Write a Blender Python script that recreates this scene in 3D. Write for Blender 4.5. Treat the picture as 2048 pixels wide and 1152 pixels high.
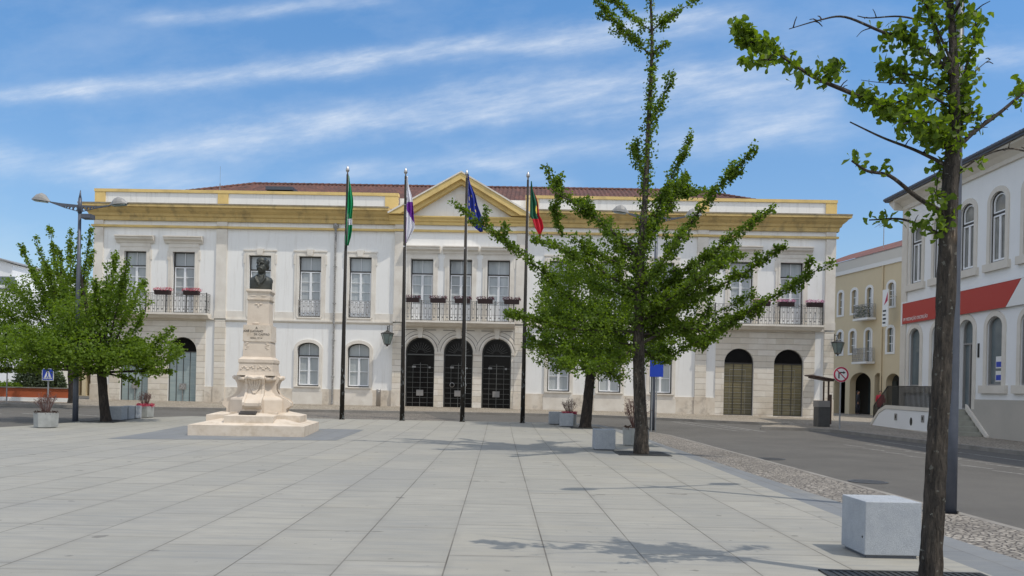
import bpy, math, random
import numpy as np
from mathutils import Matrix, Vector, Euler, noise as mnoise
from mathutils.geometry import tessellate_polygon
random.seed(7); rng = np.random.default_rng(7)
for o in list(bpy.data.objects): bpy.data.objects.remove(o)
C = bpy.context.scene.collection
R = math.radians
# ------------------------------------------------------------------ camera
ROLL = R(1.25); FPX = 1650.0; EYE = 1.57
cr, sr = math.cos(ROLL), math.sin(ROLL)
cam = bpy.data.cameras.new('camera'); co = bpy.data.objects.new('camera', cam); C.objects.link(co)
co.matrix_world = Matrix(((cr, -sr, 0, 0), (0, 0, -1, 0), (sr, cr, 0, EYE), (0, 0, 0, 1)))
cam.sensor_width = 36; cam.lens = FPX / 2048 * 36; cam.shift_y = (778 - 576) / 2048
cam.clip_start = 0.1; cam.clip_end = 3000
bpy.context.scene.camera = co
# ------------------------------------------------------------------ light
SUNV = Vector((.46, -.29, 1.0)).normalized()
el = math.asin(SUNV.z); az = math.atan2(SUNV.x, SUNV.y)          # azimuth clockwise from +Y
sl = bpy.data.lights.new('sun', 'SUN'); sl.energy = 3.2; sl.angle = R(.5); sl.color = (1, .93, .82)
so = bpy.data.objects.new('sun', sl); C.objects.link(so)
so.rotation_euler = SUNV.to_track_quat('Z', 'Y').to_euler()
sc = bpy.context.scene
sc.view_settings.view_transform = 'Standard'; sc.view_settings.look = 'None'
sc.view_settings.exposure = -0.16; sc.view_settings.gamma = 1
w = bpy.data.worlds.new('World'); sc.world = w; w.use_nodes = True
nt = w.node_tree; N = nt.nodes; LK = nt.links; N.clear()
def ray(px, py):
    a = (px - 1024) / FPX; b = (778 - py) / FPX
    return Vector((cr * a - sr * b, 1, sr * a + cr * b))
def at(px, py, Y): d = ray(px, py); return Vector((Y * d.x, Y, Y * d.z + EYE))
def wm(op, a, b=None, c=None):
    n = N.new('ShaderNodeMath'); n.operation = op
    for i, x in enumerate((a, b, c)):
        if x is None: continue
        if isinstance(x, (int, float)): n.inputs[i].default_value = x
        else: LK.new(x, n.inputs[i])
    return n.outputs[0]
def build_world():
    out = N.new('ShaderNodeOutputWorld'); bg = N.new('ShaderNodeBackground'); sky = N.new('ShaderNodeTexSky')
    sky.sky_type = 'NISHITA'; sky.sun_disc = False; sky.sun_elevation = el; sky.sun_rotation = az
    sky.air_density = 1.15; sky.dust_density = .6; sky.ozone_density = 2.2; sky.altitude = 0
    tc = N.new('ShaderNodeTexCoord'); sp = N.new('ShaderNodeSeparateXYZ'); LK.new(tc.outputs['Generated'], sp.inputs[0])
    yy = wm('MAXIMUM', sp.outputs[1], .05)
    u = wm('DIVIDE', sp.outputs[0], yy); v = wm('DIVIDE', sp.outputs[2], yy)
    cb = N.new('ShaderNodeCombineXYZ'); LK.new(u, cb.inputs[0]); LK.new(v, cb.inputs[1])
    def noise(scx, scy, scale, detail, rot=.14, lo=.35, hi=.7):
        mp = N.new('ShaderNodeMapping'); mp.vector_type = 'TEXTURE'; mp.inputs['Rotation'].default_value = (0, 0, rot)
        mp.inputs['Scale'].default_value = (1 / scx, 1 / scy, 1); LK.new(cb.outputs[0], mp.inputs[0])
        n = N.new('ShaderNodeTexNoise'); n.inputs['Scale'].default_value = scale; n.inputs['Detail'].default_value = detail
        n.inputs['Roughness'].default_value = .62; LK.new(mp.outputs[0], n.inputs[0])
        r = N.new('ShaderNodeMapRange'); r.inputs[1].default_value = lo; r.inputs[2].default_value = hi; LK.new(n.outputs[0], r.inputs[0])
        return r.outputs[0]
    nf = noise(1, 3.2, 9, 8, .14, .25, .68); nw = noise(1, 2.2, 3.5, 6, .12, .48, .78); edge = noise(1, 2, 7, 6, .12, 0, 1)
    nfine = noise(1, 6.0, 17, 9, .20, .3, .72)
    wob = wm('MULTIPLY', wm('SUBTRACT', edge, .5), .05)
    tot = wm('MULTIPLY', nw, .22)
    st = [([(0, 195), (350, 165), (700, 125), (1000, 90), (1240, 60), (1500, 30)], 13, 30, .62, -200, 1560),
          ([(150, 345), (400, 288), (600, 255), (900, 225), (1240, 180), (1500, 160)], 22, 60, .58, 60, 1700),
          ([(640, 355), (850, 322), (1050, 308), (1260, 298), (1450, 285), (1620, 262)], 16, 34, .36, 560, 1750),
          ([(280, 38), (400, 30), (480, 24), (600, 14), (700, 3), (760, -4)], 13, 13, .42, 230, 800),
          ([(-100, 300), (60, 325), (150, 345), (300, 365), (450, 380), (600, 400)], 34, 30, .36, -300, 520),
          ([(1450, 262), (1520, 250), (1560, 240), (1600, 228), (1640, 215), (1680, 200)], 34, 34, .34, 1430, 1700),
          ([(1800, 100), (1900, 112), (1960, 116), (2048, 116), (2150, 110), (2250, 100)], 20, 34, .4, 1750, 2600),
          ([(900, 300), (960, 318), (1020, 335), (1060, 350), (1100, 365), (1150, 380)], 12, 22, .26, 880, 1180)]
    for pts, w0, w1, amp, x0, x1 in st:
        P = [ray(*p) for p in pts]
        c2, c1, c0 = np.polyfit([p.x for p in P], [p.z for p in P], 2)
        ua, ub = ray(x0, 200).x, ray(x1, 200).x
        t = wm('DIVIDE', wm('SUBTRACT', u, ua), ub - ua)
        cen = wm('ADD', wm('MULTIPLY', wm('ADD', wm('MULTIPLY', u, float(c2)), float(c1)), u), float(c0))
        wd = wm('ADD', wm('MULTIPLY', wm('MINIMUM', wm('MAXIMUM', t, 0), 1), (w1 - w0) / FPX), w0 / FPX)
        d = wm('DIVIDE', wm('SUBTRACT', wm('ADD', v, wm('MULTIPLY', wob, (w0 + w1) / 60)), cen), wd)
        g = wm('EXPONENT', wm('MULTIPLY', wm('MULTIPLY', d, d), -.95))
        win = wm('MULTIPLY', wm('SUBTRACT', 1, t), wm('MULTIPLY', t, 1)); win = wm('MINIMUM', wm('MAXIMUM', wm('MULTIPLY', win, 9), 0), 1)
        tot = wm('ADD', tot, wm('MULTIPLY', wm('MULTIPLY', g, win), wm('MULTIPLY', wm('ADD', wm('MULTIPLY', nf, wm('ADD', .45, nfine)), .22), amp)))
    up = N.new('ShaderNodeMapRange'); up.inputs[1].default_value = -.01; up.inputs[2].default_value = .06; LK.new(sp.outputs[2], up.inputs[0])
    fr = N.new('ShaderNodeMapRange'); fr.inputs[1].default_value = .05; fr.inputs[2].default_value = .25; LK.new(sp.outputs[1], fr.inputs[0])
    fill_haze = N.new('ShaderNodeTexNoise'); fill_haze.inputs['Scale'].default_value = 3; fill_haze.inputs['Detail'].default_value = 6; LK.new(tc.outputs['Generated'], fill_haze.inputs[0])
    vr = N.new('ShaderNodeMapRange'); vr.inputs[1].default_value = .3; vr.inputs[2].default_value = .65; vr.inputs[3].default_value = .3; vr.inputs[4].default_value = .95; LK.new(fill_haze.outputs[0], vr.inputs[0])
    hi = N.new('ShaderNodeMapRange'); hi.inputs[1].default_value = .62; hi.inputs[2].default_value = .85; LK.new(sp.outputs[2], hi.inputs[0])     # unseen white haze overhead and behind, added for brighter, more neutral fill light
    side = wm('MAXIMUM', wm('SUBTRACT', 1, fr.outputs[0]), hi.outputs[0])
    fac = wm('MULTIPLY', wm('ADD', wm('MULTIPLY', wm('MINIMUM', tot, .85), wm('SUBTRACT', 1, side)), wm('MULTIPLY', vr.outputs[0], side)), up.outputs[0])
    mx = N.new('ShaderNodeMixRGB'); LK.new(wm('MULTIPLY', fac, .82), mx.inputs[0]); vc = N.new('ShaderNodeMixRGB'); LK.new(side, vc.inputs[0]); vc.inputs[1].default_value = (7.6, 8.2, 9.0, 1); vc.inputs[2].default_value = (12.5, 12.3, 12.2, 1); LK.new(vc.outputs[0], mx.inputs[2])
    gr = N.new('ShaderNodeMapRange'); gr.inputs[1].default_value = .08; gr.inputs[2].default_value = .42; LK.new(sp.outputs[2], gr.inputs[0])
    tint = N.new('ShaderNodeMixRGB'); LK.new(gr.outputs[0], tint.inputs[0]); tint.inputs[1].default_value = (.98, 1.07, 1.22, 1); tint.inputs[2].default_value = (.84, 1.27, 1.56, 1)
    hs = N.new('ShaderNodeMixRGB'); hs.blend_type = 'MULTIPLY'; hs.inputs[0].default_value = 1; LK.new(sky.outputs[0], hs.inputs[1]); LK.new(tint.outputs[0], hs.inputs[2])
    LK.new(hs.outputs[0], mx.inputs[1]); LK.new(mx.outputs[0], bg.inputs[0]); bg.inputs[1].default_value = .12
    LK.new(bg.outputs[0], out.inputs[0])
build_world()
# ------------------------------------------------------------------ materials
def mat(name, col, rough=.7, col2=None, scale=3.0, stain=None, stain_scale=.7, stain_amt=.5, bump=0, bump_scale=40, metal=0,
        stretch=(1, 1, 1), spec=.5, fine=0):
    m = bpy.data.materials.new(name); m.use_nodes = True; t = m.node_tree; b = t.nodes['Principled BSDF']
    b.inputs['Roughness'].default_value = rough; b.inputs['Metallic'].default_value = metal
    b.inputs['Specular IOR Level'].default_value = spec
    tc = t.nodes.new('ShaderNodeTexCoord'); mp = t.nodes.new('ShaderNodeMapping'); mp.inputs['Scale'].default_value = stretch
    t.links.new(tc.outputs['Object'], mp.inputs[0])
    def noise(s, d=6, r=.6):
        n = t.nodes.new('ShaderNodeTexNoise'); n.inputs['Scale'].default_value = s; n.inputs['Detail'].default_value = d
        n.inputs['Roughness'].default_value = r; t.links.new(mp.outputs[0], n.inputs[0]); return n.outputs[0]
    def rng_(x, a, c_, o0=0, o1=1):
        r = t.nodes.new('ShaderNodeMapRange'); r.inputs[1].default_value = a; r.inputs[2].default_value = c_
        r.inputs[3].default_value = o0; r.inputs[4].default_value = o1; t.links.new(x, r.inputs[0]); return r.outputs[0]
    def mix(f, a, c_, mode='MIX'):
        n = t.nodes.new('ShaderNodeMixRGB'); n.blend_type = mode
        for i, x in enumerate((f, a, c_)):
            if isinstance(x, (int, float)): n.inputs[i].default_value = x
            elif isinstance(x, tuple): n.inputs[i].default_value = (*x, 1)
            else: t.links.new(x, n.inputs[i])
        return n.outputs[0]
    c = tuple(col); o = None
    if col2: o = mix(rng_(noise(scale), .35, .65), c, tuple(col2))
    if stain: o = mix(rng_(noise(stain_scale, 8, .65), .5, .72, 0, stain_amt), o if o is not None else c, tuple(stain))
    if fine:
        o = mix(1.0, o if o is not None else c, mix(rng_(noise(bump_scale * 3, 2), .3, .7), (1 - fine,) * 3, (1 + fine,) * 3), 'MULTIPLY')
    if o is not None: t.links.new(o, b.inputs['Base Color'])
    else: b.inputs['Base Color'].default_value = (*c, 1)
    if bump:
        bn = t.nodes.new('ShaderNodeBump'); bn.inputs['Strength'].default_value = bump; bn.inputs['Distance'].default_value = .02
        t.links.new(noise(bump_scale, 4), bn.inputs['Height']); t.links.new(bn.outputs[0], b.inputs['Normal'])
    m['_'] = 1
    return m
class NT:                                                             # tiny node helper for the special materials
    def __init__(s, name, rough=.7):
        s.m = bpy.data.materials.new(name); s.m.use_nodes = True; s.t = s.m.node_tree; s.b = s.t.nodes['Principled BSDF']
        s.b.inputs['Roughness'].default_value = rough
        s.tc = s.t.nodes.new('ShaderNodeTexCoord').outputs['Object']
    def put(s, n, i, x):
        if isinstance(x, (int, float)): n.inputs[i].default_value = x
        elif isinstance(x, tuple): n.inputs[i].default_value = (*x, 1) if len(n.inputs[i].default_value) == 4 else x
        else: s.t.links.new(x, n.inputs[i])
    def math(s, op, a, b=None, c=None):
        n = s.t.nodes.new('ShaderNodeMath'); n.operation = op
        for i, x in enumerate((a, b, c)):
            if x is not None: s.put(n, i, x)
        return n.outputs[0]
    def map(s, vec, scale=(1, 1, 1), rot=(0, 0, 0), loc=(0, 0, 0)):
        n = s.t.nodes.new('ShaderNodeMapping'); n.inputs[1].default_value = loc; n.inputs[2].default_value = rot; n.inputs[3].default_value = scale
        s.t.links.new(vec, n.inputs[0]); return n.outputs[0]
    def sep(s, vec): n = s.t.nodes.new('ShaderNodeSeparateXYZ'); s.t.links.new(vec, n.inputs[0]); return n.outputs
    def comb(s, x, y, z=0.0):
        n = s.t.nodes.new('ShaderNodeCombineXYZ')
        for i, q in enumerate((x, y, z)): s.put(n, i, q)
        return n.outputs[0]
    def noise(s, vec, sc_, d=5, r=.6):
        n = s.t.nodes.new('ShaderNodeTexNoise'); n.inputs['Scale'].default_value = sc_; n.inputs['Detail'].default_value = d
        n.inputs['Roughness'].default_value = r; s.t.links.new(vec, n.inputs[0]); return n.outputs[0]
    def rnd(s, vec):
        n = s.t.nodes.new('ShaderNodeTexWhiteNoise'); n.noise_dimensions = '3D'; s.t.links.new(vec, n.inputs[0]); return n.outputs[0]
    def rg(s, x, a, b, o0=0, o1=1):
        r = s.t.nodes.new('ShaderNodeMapRange')
        for i, q in enumerate((x, a, b, o0, o1)): s.put(r, i, q)
        return r.outputs[0]
    def mix(s, f, a, b, mode='MIX'):
        n = s.t.nodes.new('ShaderNodeMixRGB'); n.blend_type = mode
        for i, q in enumerate((f, a, b)): s.put(n, i, q)
        return n.outputs[0]
    def bump(s, h, st=.3, dist=.02):
        n = s.t.nodes.new('ShaderNodeBump'); n.inputs['Strength'].default_value = st; n.inputs['Distance'].default_value = dist
        s.t.links.new(h, n.inputs['Height']); s.t.links.new(n.outputs[0], s.b.inputs['Normal'])
    def col(s, x): s.put(s.b, 'Base Color', x) if not isinstance(x, tuple) else None
def paving_material(name, ca, cb_, cj, sw=.916, sl_=1.7, rot=-.0155, x0=0.0):
    n = NT(name, .8); x, y, z = n.sep(n.map(n.tc, rot=(0, 0, rot)))
    xs = n.math('DIVIDE', n.math('ADD', x, x0), sw); i = n.math('FLOOR', xs); fx = n.math('SUBTRACT', xs, i)
    off = n.rnd(n.comb(i, 3.0)); wvar = n.rg(n.rnd(n.comb(i, 9.0)), 0, 1, .8, 1.25)
    ys = n.math('ADD', n.math('DIVIDE', y, n.math('MULTIPLY', wvar, sl_)), n.math('MULTIPLY', off, 7.0)); j = n.math('FLOOR', ys); fy = n.math('SUBTRACT', ys, j)
    dx = n.math('MULTIPLY', n.math('MINIMUM', fx, n.math('SUBTRACT', 1.0, fx)), sw)
    dy = n.math('MULTIPLY', n.math('MINIMUM', fy, n.math('SUBTRACT', 1.0, fy)), sl_)
    jx = n.rg(dx, .004, .009, 1, 0); jy = n.rg(dy, .004, .009, 1, 0)
    jy = n.math('MULTIPLY', jy, n.rg(n.rnd(n.comb(i, j, 5.0)), 0, 1, .5, 1.0))
    jn = n.math('MAXIMUM', n.math('MULTIPLY', jx, n.rg(n.noise(n.comb(x, y), .9), .35, .65, .45, 1)), jy)
    grime = n.math('MULTIPLY', n.rg(n.math('MINIMUM', dx, dy), .0, .09, 1, 0), n.rg(n.noise(n.comb(x, y, 4.0), 1.1, 6, .7), .42, .68))
    tone = n.rnd(n.comb(i, j, 1.0))
    p = n.comb(n.math('MULTIPLY', x, .35), y)
    base = n.mix(n.rg(n.noise(p, 4.5, 7, .7), .35, .65), ca, cb_)
    base = n.mix(1.0, base, n.mix(tone, (.93, .935, .94), (1.05, 1.045, 1.04)), 'MULTIPLY')
    st = n.noise(n.comb(n.math('MULTIPLY', x, .12), n.math('MULTIPLY', y, 2.2)), 5, 5)
    base = n.mix(n.rg(st, .5, .68, 0, .6), base, (.20, .205, .20))
    base = n.mix(n.rg(n.noise(n.comb(x, y, 3.0), .45, 8), .55, .75, 0, .45), base, (.35, .32, .25))
    base = n.mix(n.rg(n.noise(n.comb(x, y, 8.0), 3.2, 3, .4), .73, .75, 0, .6), base, (.10, .09, .08))
    base = n.mix(n.math('MULTIPLY', grime, .45), base, (.17, .16, .14)); base = n.mix(n.rg(n.noise(n.comb(x, y, 12.0), .22, 7, .62), .5, .72, 0, .38), base, (.20, .205, .205))
    base = n.mix(n.rg(n.noise(n.comb(x, y, 17.0), 11, 2, .4), .735, .75, 0, .55), base, (.11, .105, .10))
    base = n.mix(1.0, base, n.mix(n.noise(n.comb(x, y), 160, 2), (.8, .8, .8), (1.2, 1.2, 1.2)), 'MULTIPLY')
    n.col(n.mix(jn, base, cj)); n.bump(n.math('SUBTRACT', n.noise(n.comb(x, y), 120, 3), n.math('MULTIPLY', jn, 2.0)), .25, .006)
    return n.m
def cobble_material(name, c1, c2, gap, size=.11, contrast=1.0):
    n = NT(name, .75); v = n.map(n.tc, scale=(1 / size,) * 3)
    vo = n.t.nodes.new('ShaderNodeTexVoronoi'); vo.feature = 'F1'; vo.inputs['Scale'].default_value = 1; n.t.links.new(v, vo.inputs[0])
    ve = n.t.nodes.new('ShaderNodeTexVoronoi'); ve.feature = 'DISTANCE_TO_EDGE'; ve.inputs['Scale'].default_value = 1; n.t.links.new(v, ve.inputs[0])
    e = n.rg(ve.outputs[0], .03, .13, 0, 1); r = n.sep(vo.outputs['Color'])[0]
    base = n.mix(r, c1, c2); base = n.mix(n.rg(n.noise(n.tc, .6), .4, .7, 0, .4), base, gap)
    n.col(n.mix(e, gap, base)); n.bump(e, .7, .02); return n.m
def rustic_material(name, ca, cb_, rows=.315, bw=.95, joint=(.17, .15, .12), jw=.012):
    n = NT(name, .8); x, y, z = n.sep(n.tc); v = n.comb(n.math('ADD', x, n.math('MULTIPLY', y, 1.0)), n.math('SUBTRACT', z, .45))
    zs = n.math('DIVIDE', n.math('SUBTRACT', z, .5), rows); i = n.math('FLOOR', zs); fz = n.math('SUBTRACT', zs, i)
    xs = n.math('ADD', n.math('DIVIDE', x, bw), n.math('MULTIPLY', i, .5)); j = n.math('FLOOR', xs); fx = n.math('SUBTRACT', xs, j)
    dz = n.math('MULTIPLY', n.math('MINIMUM', fz, n.math('SUBTRACT', 1.0, fz)), rows); dx = n.math('MULTIPLY', n.math('MINIMUM', fx, n.math('SUBTRACT', 1.0, fx)), bw)
    jn = n.math('MAXIMUM', n.rg(dz, jw * .5, jw, 1, 0), n.math('MULTIPLY', n.rg(dx, jw * .3, jw * .6, 1, 0), .35))
    tone = n.rnd(n.comb(i, j, 2.0))
    base = n.mix(n.rg(n.noise(n.tc, 1.6, 8, .7), .35, .7), ca, cb_)
    base = n.mix(1.0, base, n.mix(tone, (.9, .88, .84), (1.05, 1.06, 1.08)), 'MULTIPLY')
    low = n.math('MULTIPLY', n.rg(z, .45, 1.9, 1, 0), n.rg(n.noise(n.tc, 1.3, 8, .75), .42, .62))
    base = n.mix(n.math('MULTIPLY', low, .55), base, (.30, .24, .17))
    n.col(n.mix(jn, base, joint)); n.bump(n.math('SUBTRACT', n.math('MULTIPLY', n.noise(n.tc, 30, 4), .4), jn), .6, .02); return n.m
def wall_material(name, base_c, grime, streak=.35, z_top=None):
    n = NT(name, .85); x, y, z = n.sep(n.tc)
    b = n.mix(n.rg(n.noise(n.tc, .5, 6), .3, .7), base_c, tuple(c * .93 for c in base_c))
    s = n.noise(n.comb(n.math('MULTIPLY', n.math('ADD', x, y), 5.0), n.math('MULTIPLY', z, .35)), 1.0, 6, .7)
    b = n.mix(n.rg(s, .52, .75, 0, streak), b, grime)
    b = n.mix(n.rg(n.noise(n.tc, 2.2, 8, .7), .6, .8, 0, streak * .8), b, grime)
    n.col(b); n.bump(n.noise(n.tc, 25, 5), .15, .01); return n.m
def bark_material(name, ca, cb_, lichen=.5):
    n = NT(name, .9); x, y, z = n.sep(n.tc); v = n.map(n.tc, scale=(1, 1, .22))
    a = n.noise(v, 26, 7, .75); h = n.rg(n.math('ADD', n.math('MULTIPLY', a, .65), n.math('MULTIPLY', n.noise(v, 9, 3), .35)), .42, .60)
    b = n.mix(h, ca, cb_)
    b = n.mix(n.rg(n.noise(n.tc, 17, 3), .64, .67, 0, lichen), b, (.36, .37, .32))
    b = n.mix(n.rg(n.noise(n.tc, 3, 5), .62, .72, 0, .5), b, (.30, .20, .12))
    n.col(b); n.bump(h, 1.0, .06); return n.m
def leaf_material(name, ca, cb_, trans=.45):
    n = NT(name, .55); v = n.tc
    a = n.mix(n.rg(n.noise(v, 22, 3, .7), .36, .64), ca, cb_); a = n.mix(n.rg(n.noise(v, 1.1, 3), .4, .65, 0, .5), a, tuple(c * .72 for c in ca))
    n.col(a); n.b.inputs['Specular IOR Level'].default_value = .3
    tr = n.t.nodes.new('ShaderNodeBsdfTranslucent'); n.put(tr, 0, n.mix(1.0, a, (1.7, 1.7, .5), 'MULTIPLY'))
    ms = n.t.nodes.new('ShaderNodeMixShader'); ms.inputs[0].default_value = trans
    out = [q for q in n.t.nodes if q.type == 'OUTPUT_MATERIAL'][0]
    n.t.links.new(n.b.outputs[0], ms.inputs[1]); n.t.links.new(tr.outputs[0], ms.inputs[2]); n.t.links.new(ms.outputs[0], out.inputs[0])
    return n.m
def tile_material(name, c1, c2, c3):
    n = NT(name, .85); x, y, z = n.sep(n.tc)
    i = n.math('FLOOR', n.math('DIVIDE', x, .24)); j = n.math('FLOOR', n.math('DIVIDE', y, .38)); fy = n.math('FRACT', n.math('DIVIDE', y, .38))
    b = n.mix(n.rnd(n.comb(i, j)), c1, c2); b = n.mix(n.rg(n.noise(n.tc, 1.5, 7), .45, .7, 0, .7), b, c3)
    b = n.mix(n.rg(fy, 0, .12, .7, 0), b, tuple(c * .35 for c in c3)); n.col(b); n.bump(fy, .5, .03); return n.m
def pole_material():
    n = NT('flaking_dark_paint', .6); x, y, z = n.sep(n.tc); p = n.map(n.tc, scale=(1, 1, .35))
    b = n.mix(n.rg(n.noise(p, 7, 5), .4, .6), (.016, .014, .012), (.028, .024, .019)); h = n.rg(z, .3, 3.2, 1, 0)
    b = n.mix(n.math('MULTIPLY', h, n.rg(n.noise(p, 9, 4, .7), .58, .62)), b, (.42, .46, .48)); b = n.mix(n.rg(n.noise(n.tc, 5, 2), .73, .75), b, (.5, .5, .5)); n.col(b); n.b.inputs['Specular IOR Level'].default_value = .25; return n.m
M = {}
M['plaza'] = paving_material('pale_granite_paving', (.272, .262, .228), (.318, .306, .266), (.085, .075, .06), x0=.44)
M['dark_paving'] = paving_material('grey_granite_paving', (.155, .165, .175), (.185, .195, .20), (.10, .10, .10), sw=.6)
M['asphalt'] = mat('asphalt', (.094, .089, .081), .9, (.115, .109, .098), .6, (.07, .066, .06), .25, .7, .5, 60, fine=.35)
M['ground'] = mat('dusty_ground', (.2, .19, .16), .95, (.12, .14, .07), .05)
M['cobble'] = cobble_material('limestone_setts', (.38, .345, .295), (.22, .198, .17), (.075, .065, .055), .078)
M['cobble_fine'] = cobble_material('small_limestone_setts', (.42, .37, .30), (.30, .26, .21), (.15, .13, .10), .12)
M['cobble_road'] = cobble_material('grey_setts', (.25, .22, .19), (.17, .155, .135), (.08, .075, .065), .13)
M['kerb'] = mat('kerb_stone', (.26, .245, .22), .85, (.19, .175, .155), 2, bump=.3)
M['paint_line'] = mat('worn_road_paint', (.34, .33, .31), .8, (.12, .115, .11), 9)
M['wall'] = wall_material('whitewashed_wall', (.82, .81, .78), (.50, .46, .40), .42)
M['parapet'] = wall_material('weathered_parapet', (.80, .79, .76), (.36, .35, .32), .5)
M['wall_right'] = wall_material('smooth_white_wall', (.80, .805, .80), (.6, .6, .57), .12)
M['stone'] = mat('limestone', (.74, .695, .62), .8, (.66, .61, .535), 1.6, (.46, .40, .33), .9, .45, .3, 30)
M['rustic'] = rustic_material('banded_limestone', (.75, .70, .61), (.66, .59, .50), joint=(.34, .30, .25))
M['plinth'] = mat('stained_plinth_stone', (.58, .50, .40), .85, (.70, .64, .55), 1.1, (.24, .20, .16), 1.6, .75, .4, 25)
M['yellow'] = mat('ochre_stucco', (.72, .53, .21), .85, (.66, .48, .19), 1.5, (.22, .17, .09), 1.2, .4, .2, 30)
M['yellow_dirty'] = mat('mouldy_ochre_stucco', (.63, .46, .19), .9, (.54, .39, .16), 1.5, (.22, .17, .09), 2.1, .75, .3, 30, stretch=(1, 1, .6))
M['ledge'] = mat('mouldy_ledge', (.33, .28, .20), .9, (.20, .17, .12), 3, bump=.4)
M['tiles'] = tile_material('clay_tiles', (.15, .062, .045), (.09, .04, .031), (.045, .028, .024))
M['tiles_red'] = tile_material('red_clay_tiles', (.22, .09, .065), (.16, .065, .05), (.09, .05, .042))
M['white_paint'] = mat('white_joinery', (.78, .79, .80), .45)
M['dark_frame'] = mat('dark_joinery', (.045, .04, .035), .5)
M['iron'] = mat('dark_iron', (.045, .045, .042), .5, metal=.3)
M['iron_grey'] = mat('grey_painted_iron', (.42, .415, .40), .6, (.1, .09, .08), 20)
M['black_door'] = mat('dark_glass', (.010, .009, .009), .12, spec=.12)
M['steel'] = mat('brushed_steel', (.42, .40, .38), .35, metal=.8)
M['steel_bar'] = mat('pale_steel_bars', (.15, .15, .14), .45, metal=.3)
M['brass'] = mat('worn_brass', (.5, .48, .44), .3, metal=.7)
M['lamp_blue'] = mat('slate_blue_paint', (.075, .085, .11), .45, (.06, .07, .09), 8)
M['lamp_head'] = mat('grey_lamp_housing', (.25, .245, .235), .5)
M['pole_dark'] = pole_material()
M['granite'] = mat('bush_hammered_granite', (.32, .345, .375), .85, (.37, .395, .42), 8, (.25, .27, .29), 3, .3, .35, 130, fine=.45)
M['granite_dark'] = mat('dark_granite_foot', (.12, .13, .15), .8)
M['concrete'] = mat('planter_concrete', (.36, .37, .355), .85, (.30, .31, .30), 5, (.22, .22, .2), 2, .4, .3, 50)
M['soil'] = mat('dark_soil', (.05, .03, .022), .95, bump=.8)
M['twig'] = mat('reddish_twigs', (.11, .055, .048), .8, (.17, .10, .085), 14)
M['petal_red'] = mat('crimson_petals', (.42, .02, .06), .6, (.6, .12, .18), 25)
M['petal_pink'] = mat('pink_petals', (.62, .22, .36), .6, (.45, .16, .3), 25)
M['petal_plum'] = mat('plum_leaves', (.06, .012, .025), .7, (.12, .02, .04), 25)
M['trough'] = mat('dark_trough', (.035, .018, .018), .6)
M['bark'] = bark_material('furrowed_bark', (.03, .025, .02), (.165, .135, .105), .55)
M['bark_far'] = bark_material('brown_bark', (.02, .015, .012), (.07, .052, .04), .1)
M['leaf'] = leaf_material('ginkgo_leaves', (.07, .125, .014), (.155, .225, .028), .5)
M['leaf_near'] = leaf_material('large_ginkgo_leaves', (.07, .125, .014), (.165, .235, .028), .5)
M['leaf_light'] = leaf_material('fresh_green_leaves', (.085, .15, .017), (.175, .25, .033), .5)
M['leaf_bush'] = leaf_material('grey_green_leaves', (.07, .10, .06), (.11, .14, .09), .25)
M['mono'] = mat('pink_limestone', (.62, .535, .44), .75, (.57, .485, .39), 2.2, (.44, .36, .28), 1.5, .45, .35, 30)
M['mono_base'] = mat('weathered_pink_limestone', (.63, .555, .465), .8, (.55, .47, .375), 3, (.38, .30, .21), 2.2, .7, .4, 30)
M['bronze'] = mat('dark_bronze', (.035, .037, .032), .5, (.06, .062, .052), 5, metal=.3, bump=.15)
M['letters'] = mat('engraved_letters', (.10, .085, .07), .8)
M['plaque'] = mat('bronze_plaque', (.035, .033, .032), .5, (.06, .055, .05), 20)
M['blue'] = mat('sign_blue', (.01, .05, .42), .4)
M['sign_white'] = mat('sign_white', (.72, .72, .70), .5)
M['sign_red'] = mat('sign_red', (.42, .01, .05), .5)
M['sign_black'] = mat('sign_black', (.015, .015, .015), .5)
M['galv'] = mat('galvanised_steel', (.32, .33, .34), .45, (.26, .27, .28), 10, metal=.4)
M['red_band'] = mat('red_fascia', (.42, .035, .025), .5)
M['beige_surround'] = mat('beige_surround', (.66, .62, .55), .8, (.61, .57, .50), 2)
M['grey_plinth'] = mat('grey_plinth_paint', (.45, .42, .37), .85, (.41, .385, .34), 1)
M['cream'] = wall_material('cream_wall', (.60, .50, .33), (.45, .38, .26), .15)
M['cream_trim'] = mat('white_trim', (.70, .69, .66), .8)
M['steps'] = mat('stair_stone', (.36, .36, .31), .85, (.30, .30, .26), 3)
M['shop_glass'] = mat('shop_glass', (.10, .13, .14), .08, (.16, .19, .2), .8)
M['curtain_glass'] = mat('curtained_glass', (.17, .18, .175), .12, (.28, .28, .26), 3, stretch=(1, 6, .6))
M['rust'] = mat('dark_brown_canopy', (.07, .04, .03), .6)
M['anthracite'] = mat('anthracite_cabinet', (.07, .07, .068), .5, (.055, .055, .055), 4)
M['bin_grey'] = mat('grey_cabinet_panel', (.22, .21, .20), .5)
M['brick'] = mat('orange_wall', (.42, .10, .035), .85, (.34, .085, .035), 2)
M['car_paint'] = mat('pale_blue_car_paint', (.16, .24, .32), .25)
M['car_glass'] = mat('car_glass', (.02, .03, .04), .05)
M['tyre'] = mat('tyre_rubber', (.02, .02, .02), .8)
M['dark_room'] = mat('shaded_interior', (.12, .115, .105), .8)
M['skin'] = mat('skin', (.42, .24, .17), .6)
M['coat_red'] = mat('red_coat', (.45, .025, .05), .8)
M['coat_black'] = mat('black_coat', (.02, .02, .025), .8)
M['trousers'] = mat('dark_trousers', (.02, .02, .03), .8)
M['hair'] = mat('dark_hair', (.02, .015, .012), .6)
M['flag_green'] = mat('green_cloth', (.0, .26, .09), .7); M['flag_white'] = mat('white_cloth', (.75, .74, .78), .7)
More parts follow.
